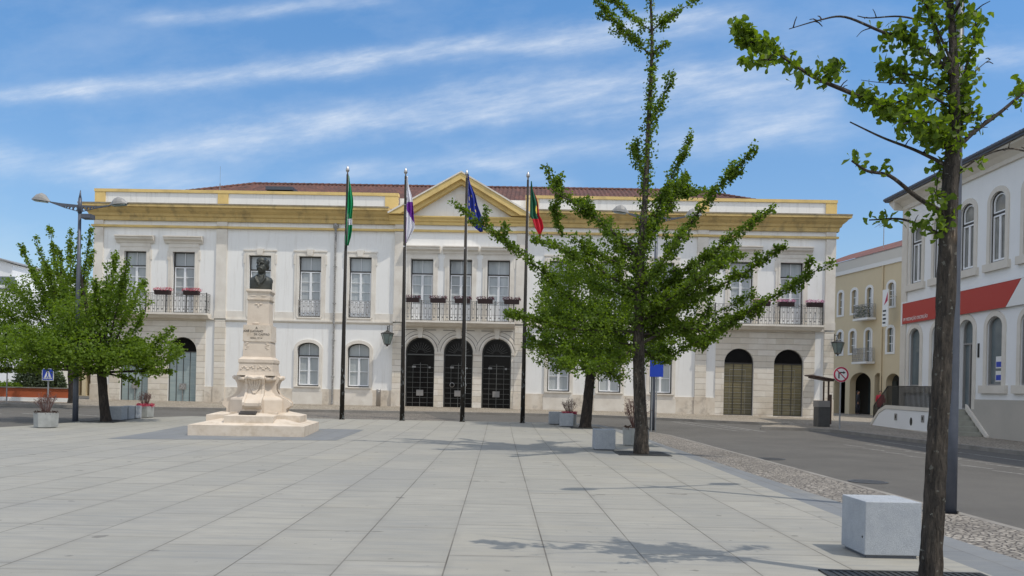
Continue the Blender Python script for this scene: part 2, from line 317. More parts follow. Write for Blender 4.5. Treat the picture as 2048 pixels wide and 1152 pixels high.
M['flag_purple'] = mat('purple_cloth', (.16, .02, .30), .7); M['flag_blue'] = mat('blue_cloth', (.015, .03, .26), .7)
M['flag_gold'] = mat('gold_cloth', (.75, .6, .08), .7); M['flag_dkgreen'] = mat('dark_green_cloth', (.01, .10, .05), .7)
M['flag_red'] = mat('red_cloth', (.65, .02, .04), .7)
def pane_material():
    n = NT('window_glass', .04); x, y, z = n.sep(n.tc)
    b = n.mix(n.rg(n.noise(n.comb(n.math('MULTIPLY', x, 6.0), n.math('MULTIPLY', z, .5)), 1, 4), .35, .65), (.40, .44, .45), (.50, .53, .54))  # curtain tone, lightened to paint the reflected bright sky into the base
    b = n.mix(n.rnd(n.comb(n.math('FLOOR', n.math('DIVIDE', x, 2.1)), n.math('FLOOR', n.math('DIVIDE', z, 4.5)))), b, n.mix(.5, b, (.22, .22, .22)))
    n.col(b); n.bump(n.noise(n.tc, 1.3, 2), .04, .05); return n.m
M['pane'] = pane_material()
def frosted(name, c1, c2, c3):
    n = NT(name, .12); x, y, z = n.sep(n.tc)
    b = n.mix(n.rg(z, .4, 3.3), c1, c2); b = n.mix(n.rg(n.noise(n.comb(n.math('MULTIPLY', x, .4), n.math('MULTIPLY', z, 4.0)), 2, 5), .45, .7, 0, .6), b, c3)
    f = n.math('FRACT', n.math('DIVIDE', z, .30)); b = n.mix(n.rg(f, 0, .07, .35, 0), b, (.5, .52, .5)); n.col(b); return n.m
M['glass_green'] = frosted('pale_green_glass', (.30, .37, .37), (.38, .44, .44), (.24, .30, .31))
M['glass_olive'] = frosted('olive_glass', (.115, .105, .065), (.26, .215, .11), (.085, .08, .06))
M['lantern_glass'] = mat('old_lantern_glass', (.20, .25, .23), .15, (.15, .19, .18), 4)
# ------------------------------------------------------------------ mesh helpers
class MB:
    def __init__(s): s.v = []; s.f = []; s.m = []; s.X = None
    def _a(s, p):
        p = Vector(p); p = s.X @ p if s.X is not None else p
        s.v.append(p[:]); return len(s.v) - 1
    def face(s, pts, mi=0): s.f.append([s._a(p) for p in pts]); s.m.append(mi); return s
    def idx(s, ids, mi=0): s.f.append(ids); s.m.append(mi)
    def box(s, x0, x1, y0, y1, z0, z1, mi=0):
        i = [s._a(p) for p in ((x0, y0, z0), (x1, y0, z0), (x1, y1, z0), (x0, y1, z0), (x0, y0, z1), (x1, y0, z1), (x1, y1, z1), (x0, y1, z1))]
        for q in ((0, 3, 2, 1), (4, 5, 6, 7), (0, 1, 5, 4), (1, 2, 6, 5), (2, 3, 7, 6), (3, 0, 4, 7)): s.idx([i[k] for k in q], mi)
        return s
    def bar(s, a, b, r, mi=0, n=4): return s.tube([a, b], [r, r], n, mi)
    def tube(s, pts, rad, n=8, mi=0, jit=0, flat=1):
        pts = [Vector(p) for p in pts]; rings = []; ref = None
        for k, p in enumerate(pts):
            d = (pts[min(k + 1, len(pts) - 1)] - pts[max(k - 1, 0)]); d = d.normalized() if d.length > 1e-9 else Vector((0, 0, 1))
            if ref is None: ref = Vector((1, 0, 0)) if abs(d.x) < .8 else Vector((0, 1, 0))
            a = (ref - d * ref.dot(d)).normalized(); b = d.cross(a); ref = a
            r = rad[k] if not isinstance(rad, (int, float)) else rad; ring = []
            for i in range(n):
                t = 2 * math.pi * (i + .5) / n; q = r
                if jit: q *= 1 + jit * (.6 * mnoise.noise(Vector((math.cos(t) * 1.5, math.sin(t) * 1.5, p.z * 1.7 + p.x))) + .9 * (abs(mnoise.noise(Vector((math.cos(t) * 4.5, math.sin(t) * 4.5, p.z * 2.2)))) - .2) + .35 * mnoise.noise(Vector((math.cos(t) * 9, math.sin(t) * 9, p.z * 9))))
                ring.append(s._a(p + a * math.cos(t) * q + b * math.sin(t) * q * flat))
            rings.append(ring)
        for A, B in zip(rings, rings[1:]):
            for i in range(n): s.idx([A[i], A[(i + 1) % n], B[(i + 1) % n], B[i]], mi)
        s.idx(rings[0][::-1], mi); s.idx(rings[-1][:], mi); return s
    def lathe(s, prof, n=16, c=(0, 0), mi=0, sx=1, sy=1, rot=0):
        rings = []
        for r, z in prof: rings.append([s._a((c[0] + sx * r * math.cos(2 * math.pi * i / n + rot), c[1] + sy * r * math.sin(2 * math.pi * i / n + rot), z)) for i in range(n)])
        for A, B in zip(rings, rings[1:]):
            for i in range(n): s.idx([A[i], A[(i + 1) % n], B[(i + 1) % n], B[i]], mi)
        s.idx(rings[0][::-1], mi); s.idx(rings[-1][:], mi); return s
    def prism(s, poly, y0, y1, mi=0, axis='y'):
        def P(a, b, t): return (a, t, b) if axis == 'y' else ((t, a, b) if axis == 'x' else (a, b, t))
        n = len(poly); A = [s._a(P(a, b, y0)) for a, b in poly]; B = [s._a(P(a, b, y1)) for a, b in poly]
        for t in tessellate_polygon([[Vector((a, b, 0)) for a, b in poly]]): s.idx([A[k] for k in t], mi); s.idx([B[k] for k in reversed(t)], mi)
        for i in range(n): s.idx([A[i], A[(i + 1) % n], B[(i + 1) % n], B[i]], mi)
        return s
    def panel(s, outer, holes, y0, y1, mi=0, sides=True):
        loops = [outer] + list(holes); flat = [p for l in loops for p in l]
        A = [s._a((a, y0, b)) for a, b in flat]
        for t in tessellate_polygon([[Vector((a, b, 0)) for a, b in l] for l in loops]): s.idx([A[k] for k in t], mi)
        k0 = 0
        for li, l in enumerate(loops):
            if li or sides:
                B = [s._a((a, y1, b)) for a, b in l]; n = len(l)
                for i in range(n): s.idx([A[k0 + i], A[k0 + (i + 1) % n], B[(i + 1) % n], B[i]], mi)
            k0 += len(l)
        return s
    def ball(s, c, r, n=10, mi=0):
        rx, ry, rz = (r, r, r) if isinstance(r, (int, float)) else r
        m = n // 2 + 1; rings = []
        for j in range(m + 1):
            p = math.pi * j / m; q = max(math.sin(p), 1e-3)
            rings.append([s._a((c[0] + rx * q * math.cos(2 * math.pi * i / n), c[1] + ry * q * math.sin(2 * math.pi * i / n), c[2] - rz * math.cos(p))) for i in range(n)])
        for A, B in zip(rings, rings[1:]):
            for i in range(n): s.idx([A[i], A[(i + 1) % n], B[(i + 1) % n], B[i]], mi)
        s.idx(rings[0][::-1], mi); s.idx(rings[-1][:], mi); return s
    def build(s, name, mats, parent=None, smooth=False, loc=None):
        me = bpy.data.meshes.new(name); me.from_pydata(s.v, [], s.f)
        for m in (mats if isinstance(mats, (list, tuple)) else [mats]): me.materials.append(m)
        if any(s.m): me.polygons.foreach_set('material_index', s.m)
        if smooth: me.polygons.foreach_set('use_smooth', [True] * len(s.f))
        me.update(); o = bpy.data.objects.new(name, me); C.objects.link(o)
        if parent: o.parent = parent
        if loc is not None: o.location = loc
        return o
def islands(b, gap=.12):
    """split a mesh builder into clusters of pieces that do not touch each other"""
    n = len(b.v); par = list(range(n))
    def fd(i):
        while par[i] != i: par[i] = par[par[i]]; i = par[i]
        return i
    for f in b.f:
        r = fd(f[0])
        for k in f[1:]: par[fd(k)] = r
    comp = {}
    for i in range(n): comp.setdefault(fd(i), []).append(i)
    B = []
    for k, ids in comp.items():
        P = np.array([b.v[i] for i in ids]); B.append([P.min(0) - gap / 2, P.max(0) + gap / 2, {k}])
    ch = True
    while ch:
        ch = False
        for i in range(len(B)):
            for j in range(len(B) - 1, i, -1):
                if np.all(B[i][0] <= B[j][1]) and np.all(B[j][0] <= B[i][1]):
                    B[i] = [np.minimum(B[i][0], B[j][0]), np.maximum(B[i][1], B[j][1]), B[i][2] | B[j][2]]; del B[j]; ch = True
    out = []
    for _, _, ks in B:
        q = MB(); mp = {}
        for f, m in zip(b.f, b.m):
            if fd(f[0]) in ks:
                g = []
                for i in f:
                    if i not in mp: mp[i] = len(q.v); q.v.append(b.v[i])
                    g.append(mp[i])
                q.f.append(g); q.m.append(m)
        out.append(q)
    return out
def build_each(b, name, mats, parent=None, smooth=False, gap=.12): return [q.build(name, mats, parent, smooth) for q in islands(b, gap)]
def empty(name, loc=(0, 0, 0), rz=0):
    o = bpy.data.objects.new(name, None); C.objects.link(o); o.location = loc; o.rotation_euler = (0, 0, rz); o.empty_display_size = .2; return o
def tag(o, label, cat, group=None):
    o['label'] = label; o['category'] = cat
    if group: o['group'] = group
    return o
def struct(o): o['kind'] = 'structure'; return o
kids = {}
def copy_tree(o, parent=None):
    c = o.copy(); C.objects.link(c)
    if parent: c.parent = parent
    for ch in [q for q in bpy.data.objects if q.parent == o]: copy_tree(ch, c)
    return c
def text_obj(body, size, m, matrix, parent, name='lettering', ext=.004, align='CENTER', sx=1):
    cu = bpy.data.curves.new(name, 'FONT'); cu.body = body; cu.size = size; cu.extrude = ext; cu.align_x = align; cu.align_y = 'CENTER'
    t = bpy.data.objects.new(name, cu); C.objects.link(t); bpy.context.view_layer.update()
    me = bpy.data.meshes.new_from_object(t); bpy.data.objects.remove(t)
    me.transform(matrix @ Matrix.Diagonal((sx, 1, 1, 1))); me.materials.clear(); me.materials.append(m)
    o = bpy.data.objects.new(name, me); C.objects.link(o); o.parent = parent; return o
def wob(n, i0, i1):  return i0 + (i1 - i0) * random.random()
# ------------------------------------------------------------------ ground
def gz(x, y):
    A = .44 if x < 5 else (.44 - .15 * (x - 5) / 12 if x < 17 else (.29 - .14 * (x - 17) / 5 if x < 22 else .15))
    s = min(1, max(0, (y - 24) / 21)); return A * s ** 1.6 - .05
def G(px, py, dz=0):
    z = 0; d = ray(px, py)
    for _ in range(30): t = (z + dz - EYE) / d.z; z = .5 * z + .5 * gz(d.x * t, t)
    return Vector((d.x * t, t, z + dz))
def sheet(name, xs, yfun, dz, m, nx=None):
    """grid between curves: xs list of (x), yfun(x)->(y0,y1)"""
    b = MB(); cols = []
    for x in xs:
        y0, y1 = yfun(x); n = 24; cols.append([b._a((x, y0 + (y1 - y0) * k / n, gz(x, y0 + (y1 - y0) * k / n) + dz)) for k in range(n + 1)])
    for A, B in zip(cols, cols[1:]):
        for k in range(len(A) - 1): b.idx([A[k], B[k], B[k + 1], A[k + 1]])
    return struct(b.build(name, m))
def strip(name, A, B, dz, m, n=1, seg=60, skirt=0):
    """ribbon between two polylines given as functions of t"""
    def ev(P, t):
        L = [0]
        for p, q in zip(P, P[1:]): L.append(L[-1] + math.dist(p, q))
        s = t * L[-1]
        for i in range(len(P) - 1):
            if s <= L[i + 1] + 1e-9: k = (s - L[i]) / max(L[i + 1] - L[i], 1e-9); return (P[i][0] + (P[i + 1][0] - P[i][0]) * k, P[i][1] + (P[i + 1][1] - P[i][1]) * k)
        return P[-1]
    b = MB(); rows = []
    for k in range(seg + 1):
        a, c = ev(A, k / seg), ev(B, k / seg); r = []
        pts = [(a[0] + (c[0] - a[0]) * j / n, a[1] + (c[1] - a[1]) * j / n) for j in range(n + 1)]
        if skirt: r.append(b._a((pts[0][0], pts[0][1], gz(*pts[0]) + dz - skirt)))
        r += [b._a((x, y, gz(x, y) + dz)) for x, y in pts]
        if skirt: r.append(b._a((pts[-1][0], pts[-1][1], gz(*pts[-1]) + dz - skirt)))
        rows.append(r)
    for P, Q in zip(rows, rows[1:]):
        for j in range(len(P) - 1): b.idx([P[j], P[j + 1], Q[j + 1], Q[j]])
    if skirt: b.idx(rows[0][::-1]); b.idx(rows[-1][:])
    return b.build(name, m)
def frange(a, b, s): n = int(round((b - a) / s)); return [a + (b - a) * i / n for i in range(n + 1)]
sheet('ground', [-900, -400, -200, -120] + frange(-90, 90, 4) + [120, 200, 400, 900], lambda x: (-200, 1500), -.6, M['ground'])
def fine_sheet(name, x0, x1, y0, y1, st, dz, m):
    b = MB(); xs = frange(x0, x1, st); ys = frange(y0, y1, st); V = [[b._a((x, y, gz(x, y) + dz)) for y in ys] for x in xs]
    for i in range(len(xs) - 1):
        for j in range(len(ys) - 1): b.idx([V[i][j], V[i + 1][j], V[i + 1][j + 1], V[i][j + 1]])
    return struct(b.build(name, m))
fine_sheet('road', -75, 75, -30, 120, 1.0, 0, M['asphalt'])
# plaza: curved left edge, straight right edge, rear edge parallel to the hall
inL = [(-17.2, 24.9), (-16.0, 25.7), (-15.6, 28.2), (-15.4, 30.2), (-14.6, 33.0), (-13.4, 34.3), (-7, 34.9)]
rear = [(-13.4, 34.35), (-7, 34.75), (0.5, 35.05), (2.4, 35.0), (3.3, 34.2), (3.85, 31.6), (4.12, 27)]
def interp(P, x, ax=0):
    for p, q in zip(P, P[1:]):
        if (p[ax] <= x <= q[ax]) or (q[ax] <= x <= p[ax]): k = (x - p[ax]) / (q[ax] - p[ax]) if q[ax] != p[ax] else 0; return p[1 - ax] + (q[1 - ax] - p[1 - ax]) * k
    return P[-1][1 - ax] if x > P[-1][ax] else P[0][1 - ax]
def rear_y(x):
    if x < -60: return 20
    if x < -17.2: return 24.2 + (x + 17.2) * .02
    if x < -13.4: return interp([(-17.2, 24.2), (-16.4, 25.0), (-15.8, 27.0), (-15.5, 29.6), (-14.8, 32.6), (-13.4, 34.35)], x)
    return interp(rear, x)
EX = 4.3
xs = frange(-60, -18, 2) + frange(-17.2, -13.4, .2) + frange(-13, 2.4, .7) + frange(2.5, 3.85, .15) + [4.0, 4.12, EX]
b = MB(); cols = []
for x in xs:
    y1 = rear_y(x) if x < 4.12 else 27 - (x - 4.12) * 5; ys = frange(-25, 20, 3) + [20 + (y1 - 20) * k / 22 for k in range(1, 23)]
    c = [b._a((x, y, gz(x, y) + .055)) for y in ys]; c.append(b._a((x, y1, gz(x, y1) - .02))); cols.append(c)
for A, B_ in zip(cols, cols[1:]):
    for k in range(len(A) - 1): b.idx([A[k], B_[k], B_[k + 1], A[k + 1]])
struct(b.build('plaza', M['plaza']))
yy = frange(-25, 26.5, .5)
bi = [(4.3, y) for y in yy] + [(4.12, 27), (3.98, 30), (3.85, 31.6), (3.3, 34.2), (2.4, 35.0), (.5, 35.05)]
bo = [(5.02, -25), (5.02, 8), (4.8, 15), (4.62, 22), (4.5, 27), (4.4, 30), (4.2, 32.4), (3.7, 34.6), (2.6, 35.35), (.5, 35.3)]
struct(strip('paving_band', bi, bo, .052, M['dark_paving'], 2, 260, skirt=.1))
ci = [(5.0, -25), (5.0, 8), (4.78, 15), (4.6, 22), (4.48, 27), (4.4, 30), (4.3, 31.6)]
co_ = [(6.15, -25), (6.15, 10), (6.05, 18), (5.85, 26), (5.6, 29.4), (5.0, 31.4), (4.3, 31.9)]
struct(strip('cobble_strip', ci, co_, .045, M['cobble'], 6, 200, skirt=.1))
ko = [(x + .13, y + (.1 if y > 30 else 0)) for x, y in co_]
struct(strip('kerb_strip', co_, ko, .047, M['kerb'], 1, 200, skirt=.1))
# dark patch under the monument
struct(strip('monument_paving', [(-10.75, 22.0), (-4.95, 23.3)], [(-11.35, 28.6), (-5.1, 28.6)], .059, M['dark_paving'], 8, 8))
# setts in front of the hall on the road, and the hall's pavement
struct(strip('sett_road', [(-13.0, 34.4), (-7, 34.8), (-2.6, 34.95)], [(-13.5, 40.1), (-8, 40.2), (-4.2, 40.7)], .004, M['cobble_road'], 10, 20))
kl = [(-40, 38.8), (-25, 39.2), (-16, 39.4), (-8, 40.2), (3, 41.0), (7, 39.9), (10, 38.9), (12.5, 38.2), (13.8, 37.4)]
kb = [(x, y + .18) for x, y in kl]
struct(strip('kerb_hall', kl, kb, .125, M['kerb'], 1, 120, skirt=.16))
struct(strip('pavement_hall', [(x, y) for x, y in kb], [(-40, 46.5), (-23, 45.8), (17.1, 44.6)], .12, M['cobble_fine'], 10, 120, skirt=.1))
# right pavement with its island nose
ri = [(10.6, 35.0), (12.2, 34.9), (13.4, 34.3), (13.9, 31.5), (14.4, 28.4), (14.95, 24), (15.3, 15), (15.4, -20)]
rk = [(10.7, 35.25), (12.3, 35.1), (13.6, 34.4), (14.08, 31.5), (14.58, 28.4), (15.13, 24), (15.48, 15), (15.58, -20)]
ro = [(10.9, 35.9), (13.3, 38.4), (17.5, 41.5), (18.4, 36), (18.4, 28.4), (18.4, 24), (18.4, 15), (18.4, -20)]
struct(strip('kerb_right', ri, rk, .125, M['kerb'], 1, 160, skirt=.16))
struct(strip('pavement_right', rk, ro, .12, M['cobble_fine'], 10, 160, skirt=.1))
struct(strip('pavement_street', [(13.0, 38.3), (14.5, 39.5), (17.0, 45), (17.0, 120)], [(18.9, 34.0), (19.5, 40.5), (27.0, 59.0), (34, 120)], .112, M['cobble_fine'], 6, 60))
# road markings
mk = MB()
def line(a, c_, wd=.1):
    a, c_ = Vector((a[0], a[1])), Vector((c_[0], c_[1])); d = (c_ - a).normalized(); nn = Vector((-d.y, d.x)) * wd / 2; L = (c_ - a).length; k = max(2, int(L / 1.0))
    for i in range(k):
        p = a + d * L * i / k; q = a + d * L * (i + 1) / k
        mk.face([(v.x, v.y, gz(v.x, v.y) + .004) for v in (p - nn, q - nn, q + nn, p + nn)])
for y in (27.2, 25.8, 24.4, 23.0, 21.6, 20.2, 18.8, 17.4, 16.0):
    line((11.0, y), (11.25, y - 1.0)); line((11.9, y + .5), (12.2, y - .7)); 
line((13.2, 30), (13.9, 18)); line((9.4, 37.6), (10.3, 33.4), .14)
for k in range(4): line((-24.5 + k * 2.0, 34.6), (-22.9 + k * 2.0, 33.9), .16)
line((-27, 28.6), (-17.5, 31.6), .1); line((7.6, 39), (9.2, 33.5), .12); line((8.2, 39.2), (9.8, 34), .12)
struct(mk.build('road_markings', M['paint_line']))
# ------------------------------------------------------------------ town hall
L0 = Vector((-23.1, 45.3, 0)); R0 = Vector((17.2, 44.3, 0)); HA = math.atan2(R0.y - L0.y, R0.x - L0.x); HW = 40.12
hall = empty('town_hall', L0, HA)
tag(hall, 'long two storey white town hall with ochre cornice, central pediment and red tile roof', 'building')
hall.scale = (1.005, 1, 1); HM = Matrix.Translation(L0) @ Matrix.Rotation(HA, 4, 'Z') @ Matrix.Diagonal((1.005, 1, 1, 1))
def opening(uc, z0, z1, w_, rise=0, n=14):
    h = w_ / 2; P = [(uc - h, z0), (uc + h, z0)]
    if rise <= 0: return P + [(uc + h, z1), (uc - h, z1)]
    return P + [(uc + h * math.cos(math.pi * k / n), z1 - rise + rise * math.sin(math.pi * k / n)) for k in range(n + 1)]
MID = HW / 2
def mir(us): return us + [HW - u for u in us]
WING = mir([2.3, 4.97]); MIDW = mir([9.16, 11.9, 14.64]); CEN = [18.0, MID + .03, HW - 17.98]
GW = mir([9.16, 11.9, 14.64]); DOOR = mir([2.36, 5.0]); ARCH = [MID - 2.07, MID, MID + 2.07]
W_ = 1.22
op_up = [opening(u, 5.36, 8.68, W_) for u in WING] + [opening(u, 5.26, 8.56, W_) for u in MIDW]
op_c = [opening(u, 5.2, 8.52, W_) for u in CEN]
op_gw = [opening(u, 1.49, 3.86, 1.2, .33) for u in GW]
op_d = [opening(u, .42, 4.02, 1.57, .78, 20) for u in DOOR]
op_a = [opening(u, .42, 4.27, 1.58, .79, 20) for u in ARCH]
b = MB(); b.panel([(0, -.3), (HW, -.3), (HW, 11.2), (0, 11.2)], op_up + op_c + op_gw + op_d + op_a, 0, .32)
b.box(0, .3, .33, 15, -.3, 11.2); b.box(HW - .3, HW, .33, 15, -.3, 11.2); b.box(.3, HW - .3, 14.7, 15, -.3, 11.2)
b.build('wall', M['wall'], hall)
b = MB(); b.panel([(16.5, 5.1), (HW - 16.5, 5.1), (HW - 16.5, 10.7), (16.5, 10.7)], op_c, -.1, -.002); b.build('central_bay', M['wall'], hall)
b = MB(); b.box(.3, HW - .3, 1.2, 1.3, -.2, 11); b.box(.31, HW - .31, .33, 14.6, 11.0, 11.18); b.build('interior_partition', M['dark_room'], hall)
# banded stone
b = MB()
for a, c_, dd in ((1.0, 6.25, DOOR[:2]), (HW - 6.25, HW - 1.0, DOOR[2:])):
    b.panel([(a, .1), (c_, .1), (c_, 5.0), (a, 5.0)], [opening(u, .42, 4.02, 1.57, .78, 20) for u in dd], -.05, -.002)
    for u in dd:
        h = 1.57 / 2; pts = [(u - h * 1.17, .1), (u - h, .1)]
build_each(b, 'banded_stone_wing', M['rustic'], hall)
PIL = [(0, .52), (6.76, 7.34), (16.5, 17.04)]; PIL = PIL + [(HW - c_, HW - a) for a, c_ in PIL]
for a, c_ in PIL:
    cen = 16 < a < 24.5; v0 = -.16 if cen else -.09
    b = MB(); b.box(a, c_, v0, -.003, 1.36, 5.0); b.build('pilaster_base', M['rustic'], hall)
    b = MB(); b.box(a, c_, v0, -.003, 5.5, 9.97); b.box(a, c_, v0, -.003, 10.12, 10.36); b.box(a - .03, c_ + .03, v0 - .03, -.003, 5.08, 5.5); b.build('pilaster', M['stone'], hall)
    b = MB(); b.box(a - .03, c_ + .03, v0 - .03, -.003, -.1, 1.355); b.build('pilaster_foot', M['plinth'], hall)
# plinth, string bands
b = MB()
for a, c_ in ((.55, 1.0), (6.25, 6.73), (7.37, 16.47)):
    for s0, s1 in ((a, c_), (HW - c_, HW - a)): b.box(s0, s1, -.06, -.003, -.1, 1.34)
build_each(b, 'plinth', M['plinth'], hall)
b = MB()
for a, c_ in ((7.37, 16.47), (.55, 6.73)):
    for s0, s1 in ((a, c_), (HW - c_, HW - a)):
        b.box(s0, s1, -.11, -.003, 5.0, 5.08)
hs = sorted(MIDW)
for lo, hi in ((7.37, 16.47), (HW - 16.47, HW - 7.37)):
    cut = [lo] + [q for u in hs if lo < u < hi for q in (u - .86, u + .86)] + [hi]
    for a, c_ in zip(cut[::2], cut[1::2]): b.box(a, c_, -.03, -.003, 5.081, 5.5)
b.prism([(-.003, 4.9), (-.1, 5.0), (-.003, 5.0)], 7.37, 16.47, axis='x'); b.prism([(-.003, 4.9), (-.1, 5.0), (-.003, 5.0)], HW - 16.47, HW - 7.37, axis='x')
build_each(b, 'string_course', M['stone'], hall)
b = MB(); b.box(-.12, 16.4, -.15, -.002, 9.99, 10.1); b.box(HW - 16.4, HW + .12, -.15, -.002, 9.99, 10.1); b.box(16.41, HW - 16.41, -.21, -.002, 9.99, 10.1)
build_each(b, 'ochre_string_course', M['yellow'], hall)
prof = [(0, 10.36), (-.13, 10.36), (-.15, 10.55), (-.22, 10.6), (-.26, 10.72), (-.42, 10.86), (-.5, 10.98), (-.62, 11.02), (-.62, 11.14), (0, 11.2)]
for s0, s1 in ((-.0, 16.2), (HW - 16.2, HW)):
    b = MB(); b.prism([(y, z) for y, z in prof], s0, s1, axis='x')
    if s0 == 0:
        for (y0, z0), (y1, z1) in zip(prof[1:-1], prof[2:-1]): b.face([(0, y0, z0), (0, y1, z1), (y1, y1, z1), (y0, y0, z0)]); b.face([(y0, y0, z0), (y1, y1, z1), (y1, 3, z1), (y0, 3, z0)])
        b.face([(0, -.62, 11.14), (-.62, -.62, 11.14), (-.62, 3, 11.14), (0, 3, 11.2)])
    else:
        for (y0, z0), (y1, z1) in zip(prof[1:-1], prof[2:-1]): b.face([(HW, y0, z0), (HW, y1, z1), (HW - y1, y1, z1), (HW - y0, y0, z0)]); b.face([(HW - y0, y0, z0), (HW - y1, y1, z1), (HW - y1, 3, z1), (HW - y0, 3, z0)])
        b.face([(HW, -.62, 11.14), (HW + .62, -.62, 11.14), (HW + .62, 3, 11.14), (HW, 3, 11.2)])
    b.build('cornice', M['yellow_dirty'], hall)
    b = MB(); b.box(s0 - (.64 if s0 == 0 else 0), s1 + (.64 if s0 else 0), -.64, -.0, 11.145, 11.215); b.build('cornice_ledge', M['ledge'], hall)
b = MB(); b.prism([(-.003, 10.36), (-.2, 10.36), (-.22, 10.5), (-.3, 10.56), (-.3, 10.62), (-.42, 10.74), (-.42, 10.8), (-.003, 10.84)], 16.2, HW - 16.2, axis='x'); b.build('pediment_cornice', M['yellow'], hall)
b = MB()
def tri(d): # offset triangles
    return [(16.0 + d * 1.75, 10.82 + d * .35 - .0), (MID, 13.2 - d * 1.17), (HW - 16.0 - d * 1.75, 10.82 + d * .35)]
T0, T1, T2 = [(16.2, 10.83), (MID, 13.08), (HW - 16.2, 10.83)], [(16.85, 10.85), (MID, 12.75), (HW - 16.85, 10.85)], [(17.35, 10.86), (MID, 12.53), (HW - 17.35, 10.86)]
b.prism([T0[0], T0[1], T1[1], T1[0]], -.72, 3); b.prism([T1[0], T1[1], T2[1], T2[0]], -.5, 1)
b.prism([T0[1], T0[2], T1[2], T1[1]], -.72, 3); b.prism([T1[1], T1[2], T2[2], T2[1]], -.5, 1)
b.build('pediment', M['yellow'], hall)
b = MB()
for s in (0, 1):
    a, c_ = T0[s], T0[s + 1]; n_ = Vector((-(c_[1] - a[1]), c_[0] - a[0])).normalized() * .07
    b.prism([a, c_, (c_[0] + (0 if s == 0 else n_.x), c_[1] + .08), (a[0] + (n_.x if s == 0 else 0), a[1] + .08)], -.76, 3)
b.build('pediment_coping', M['stone'], hall)
b = MB(); b.prism([T2[0], T2[1], T2[2]], -.12, .5); b.build('tympanum', M['wall'], hall)
b = MB(); b.box(MID - .3, MID + .3, -.17, -.121, 11.5, 12.05); b.build('tympanum_tablet', M['stone'], hall)
b = MB(); b.box(.0, 16.6, .02, .3, 11.2, 11.92); b.box(HW - 16.6, HW, .02, .3, 11.2, 11.92); b.box(16.6, HW - 16.6, .52, .8, 10.85, 11.92); build_each(b, 'parapet', M['parapet'], hall)
b = MB(); b.box(-.05, 16.62, -.05, .36, 11.921, 12.08); b.box(HW - 16.62, HW + .05, -.05, .36, 11.921, 12.08); build_each(b, 'parapet_coping', M['yellow'], hall)
b = MB()
for a, c_ in ((-.02, .56), (6.76, 7.34), (15.9, 16.6)):
    for s0, s1 in ((a, c_), (HW - c_, HW - a)): b.box(s0, s1, -.03, .33, 11.216, 11.92)
build_each(b, 'parapet_pier', M['yellow'], hall)
# roof, really corrugated
b = MB(); ua, ub, ra, rb, v0, v1, z0, z1 = 1.0, HW - 1, 6.0, HW - 6, .9, 8.0, 11.75, 14.42
nn_ = int((ub - ua) / .05); colsf = []
for i in range(nn_ + 1):
    u = ua + (ub - ua) * i / nn_; k = min(1, (u - ua) / (ra - ua), (ub - u) / (ub - rb)); wv = .035 * math.cos(2 * math.pi * u / .26)
    colsf.append([b._a((u, v0 + (v1 - v0) * k * j, z0 + (z1 - z0) * k * j + wv)) for j in (0, 1)])
for A, B_ in zip(colsf, colsf[1:]): b.idx([A[0], B_[0], B_[1], A[1]])
b.face([(ua, v0, z0), (ra, v1, z1), (ua, 15, z0)]); b.face([(ub, v0, z0), (ub, 15, z0), (rb, v1, z1)]); b.face([(ua, 15, z0), (ra, v1, z1), (rb, v1, z1), (ub, 15, z0)])
rf = b.build('roof', M['tiles'], hall)
b = MB()
for a, c_ in (((ua, v0, z0), (ra, v1, z1)), ((ra, v1, z1), (rb, v1, z1)), ((rb, v1, z1), (ub, v0, z0))):
    a, c_ = Vector(a), Vector(c_); L = (c_ - a).length; k = int(L / .4)
    for i in range(k): b.tube([a.lerp(c_, i / k), a.lerp(c_, (i + 1.12) / k)], [.1, .13], 7)
b.build('ridge_tiles', M['tiles'], rf)
b = MB(); b.box(8.2, 9.8, 3.5, 4.7, 13.0, 13.2); b.X = Matrix.Translation((0, 0, 0)); b.build('roof_light', M['lamp_blue'], rf)
b = MB(); b.bar((5.7, 3, 12.0), (5.7, 3, 13.2), .03); b.bar((5.7, 3, 13.2), (5.7, 3, 14.2), .008); b.build('lightning_rod', M['galv'], rf)
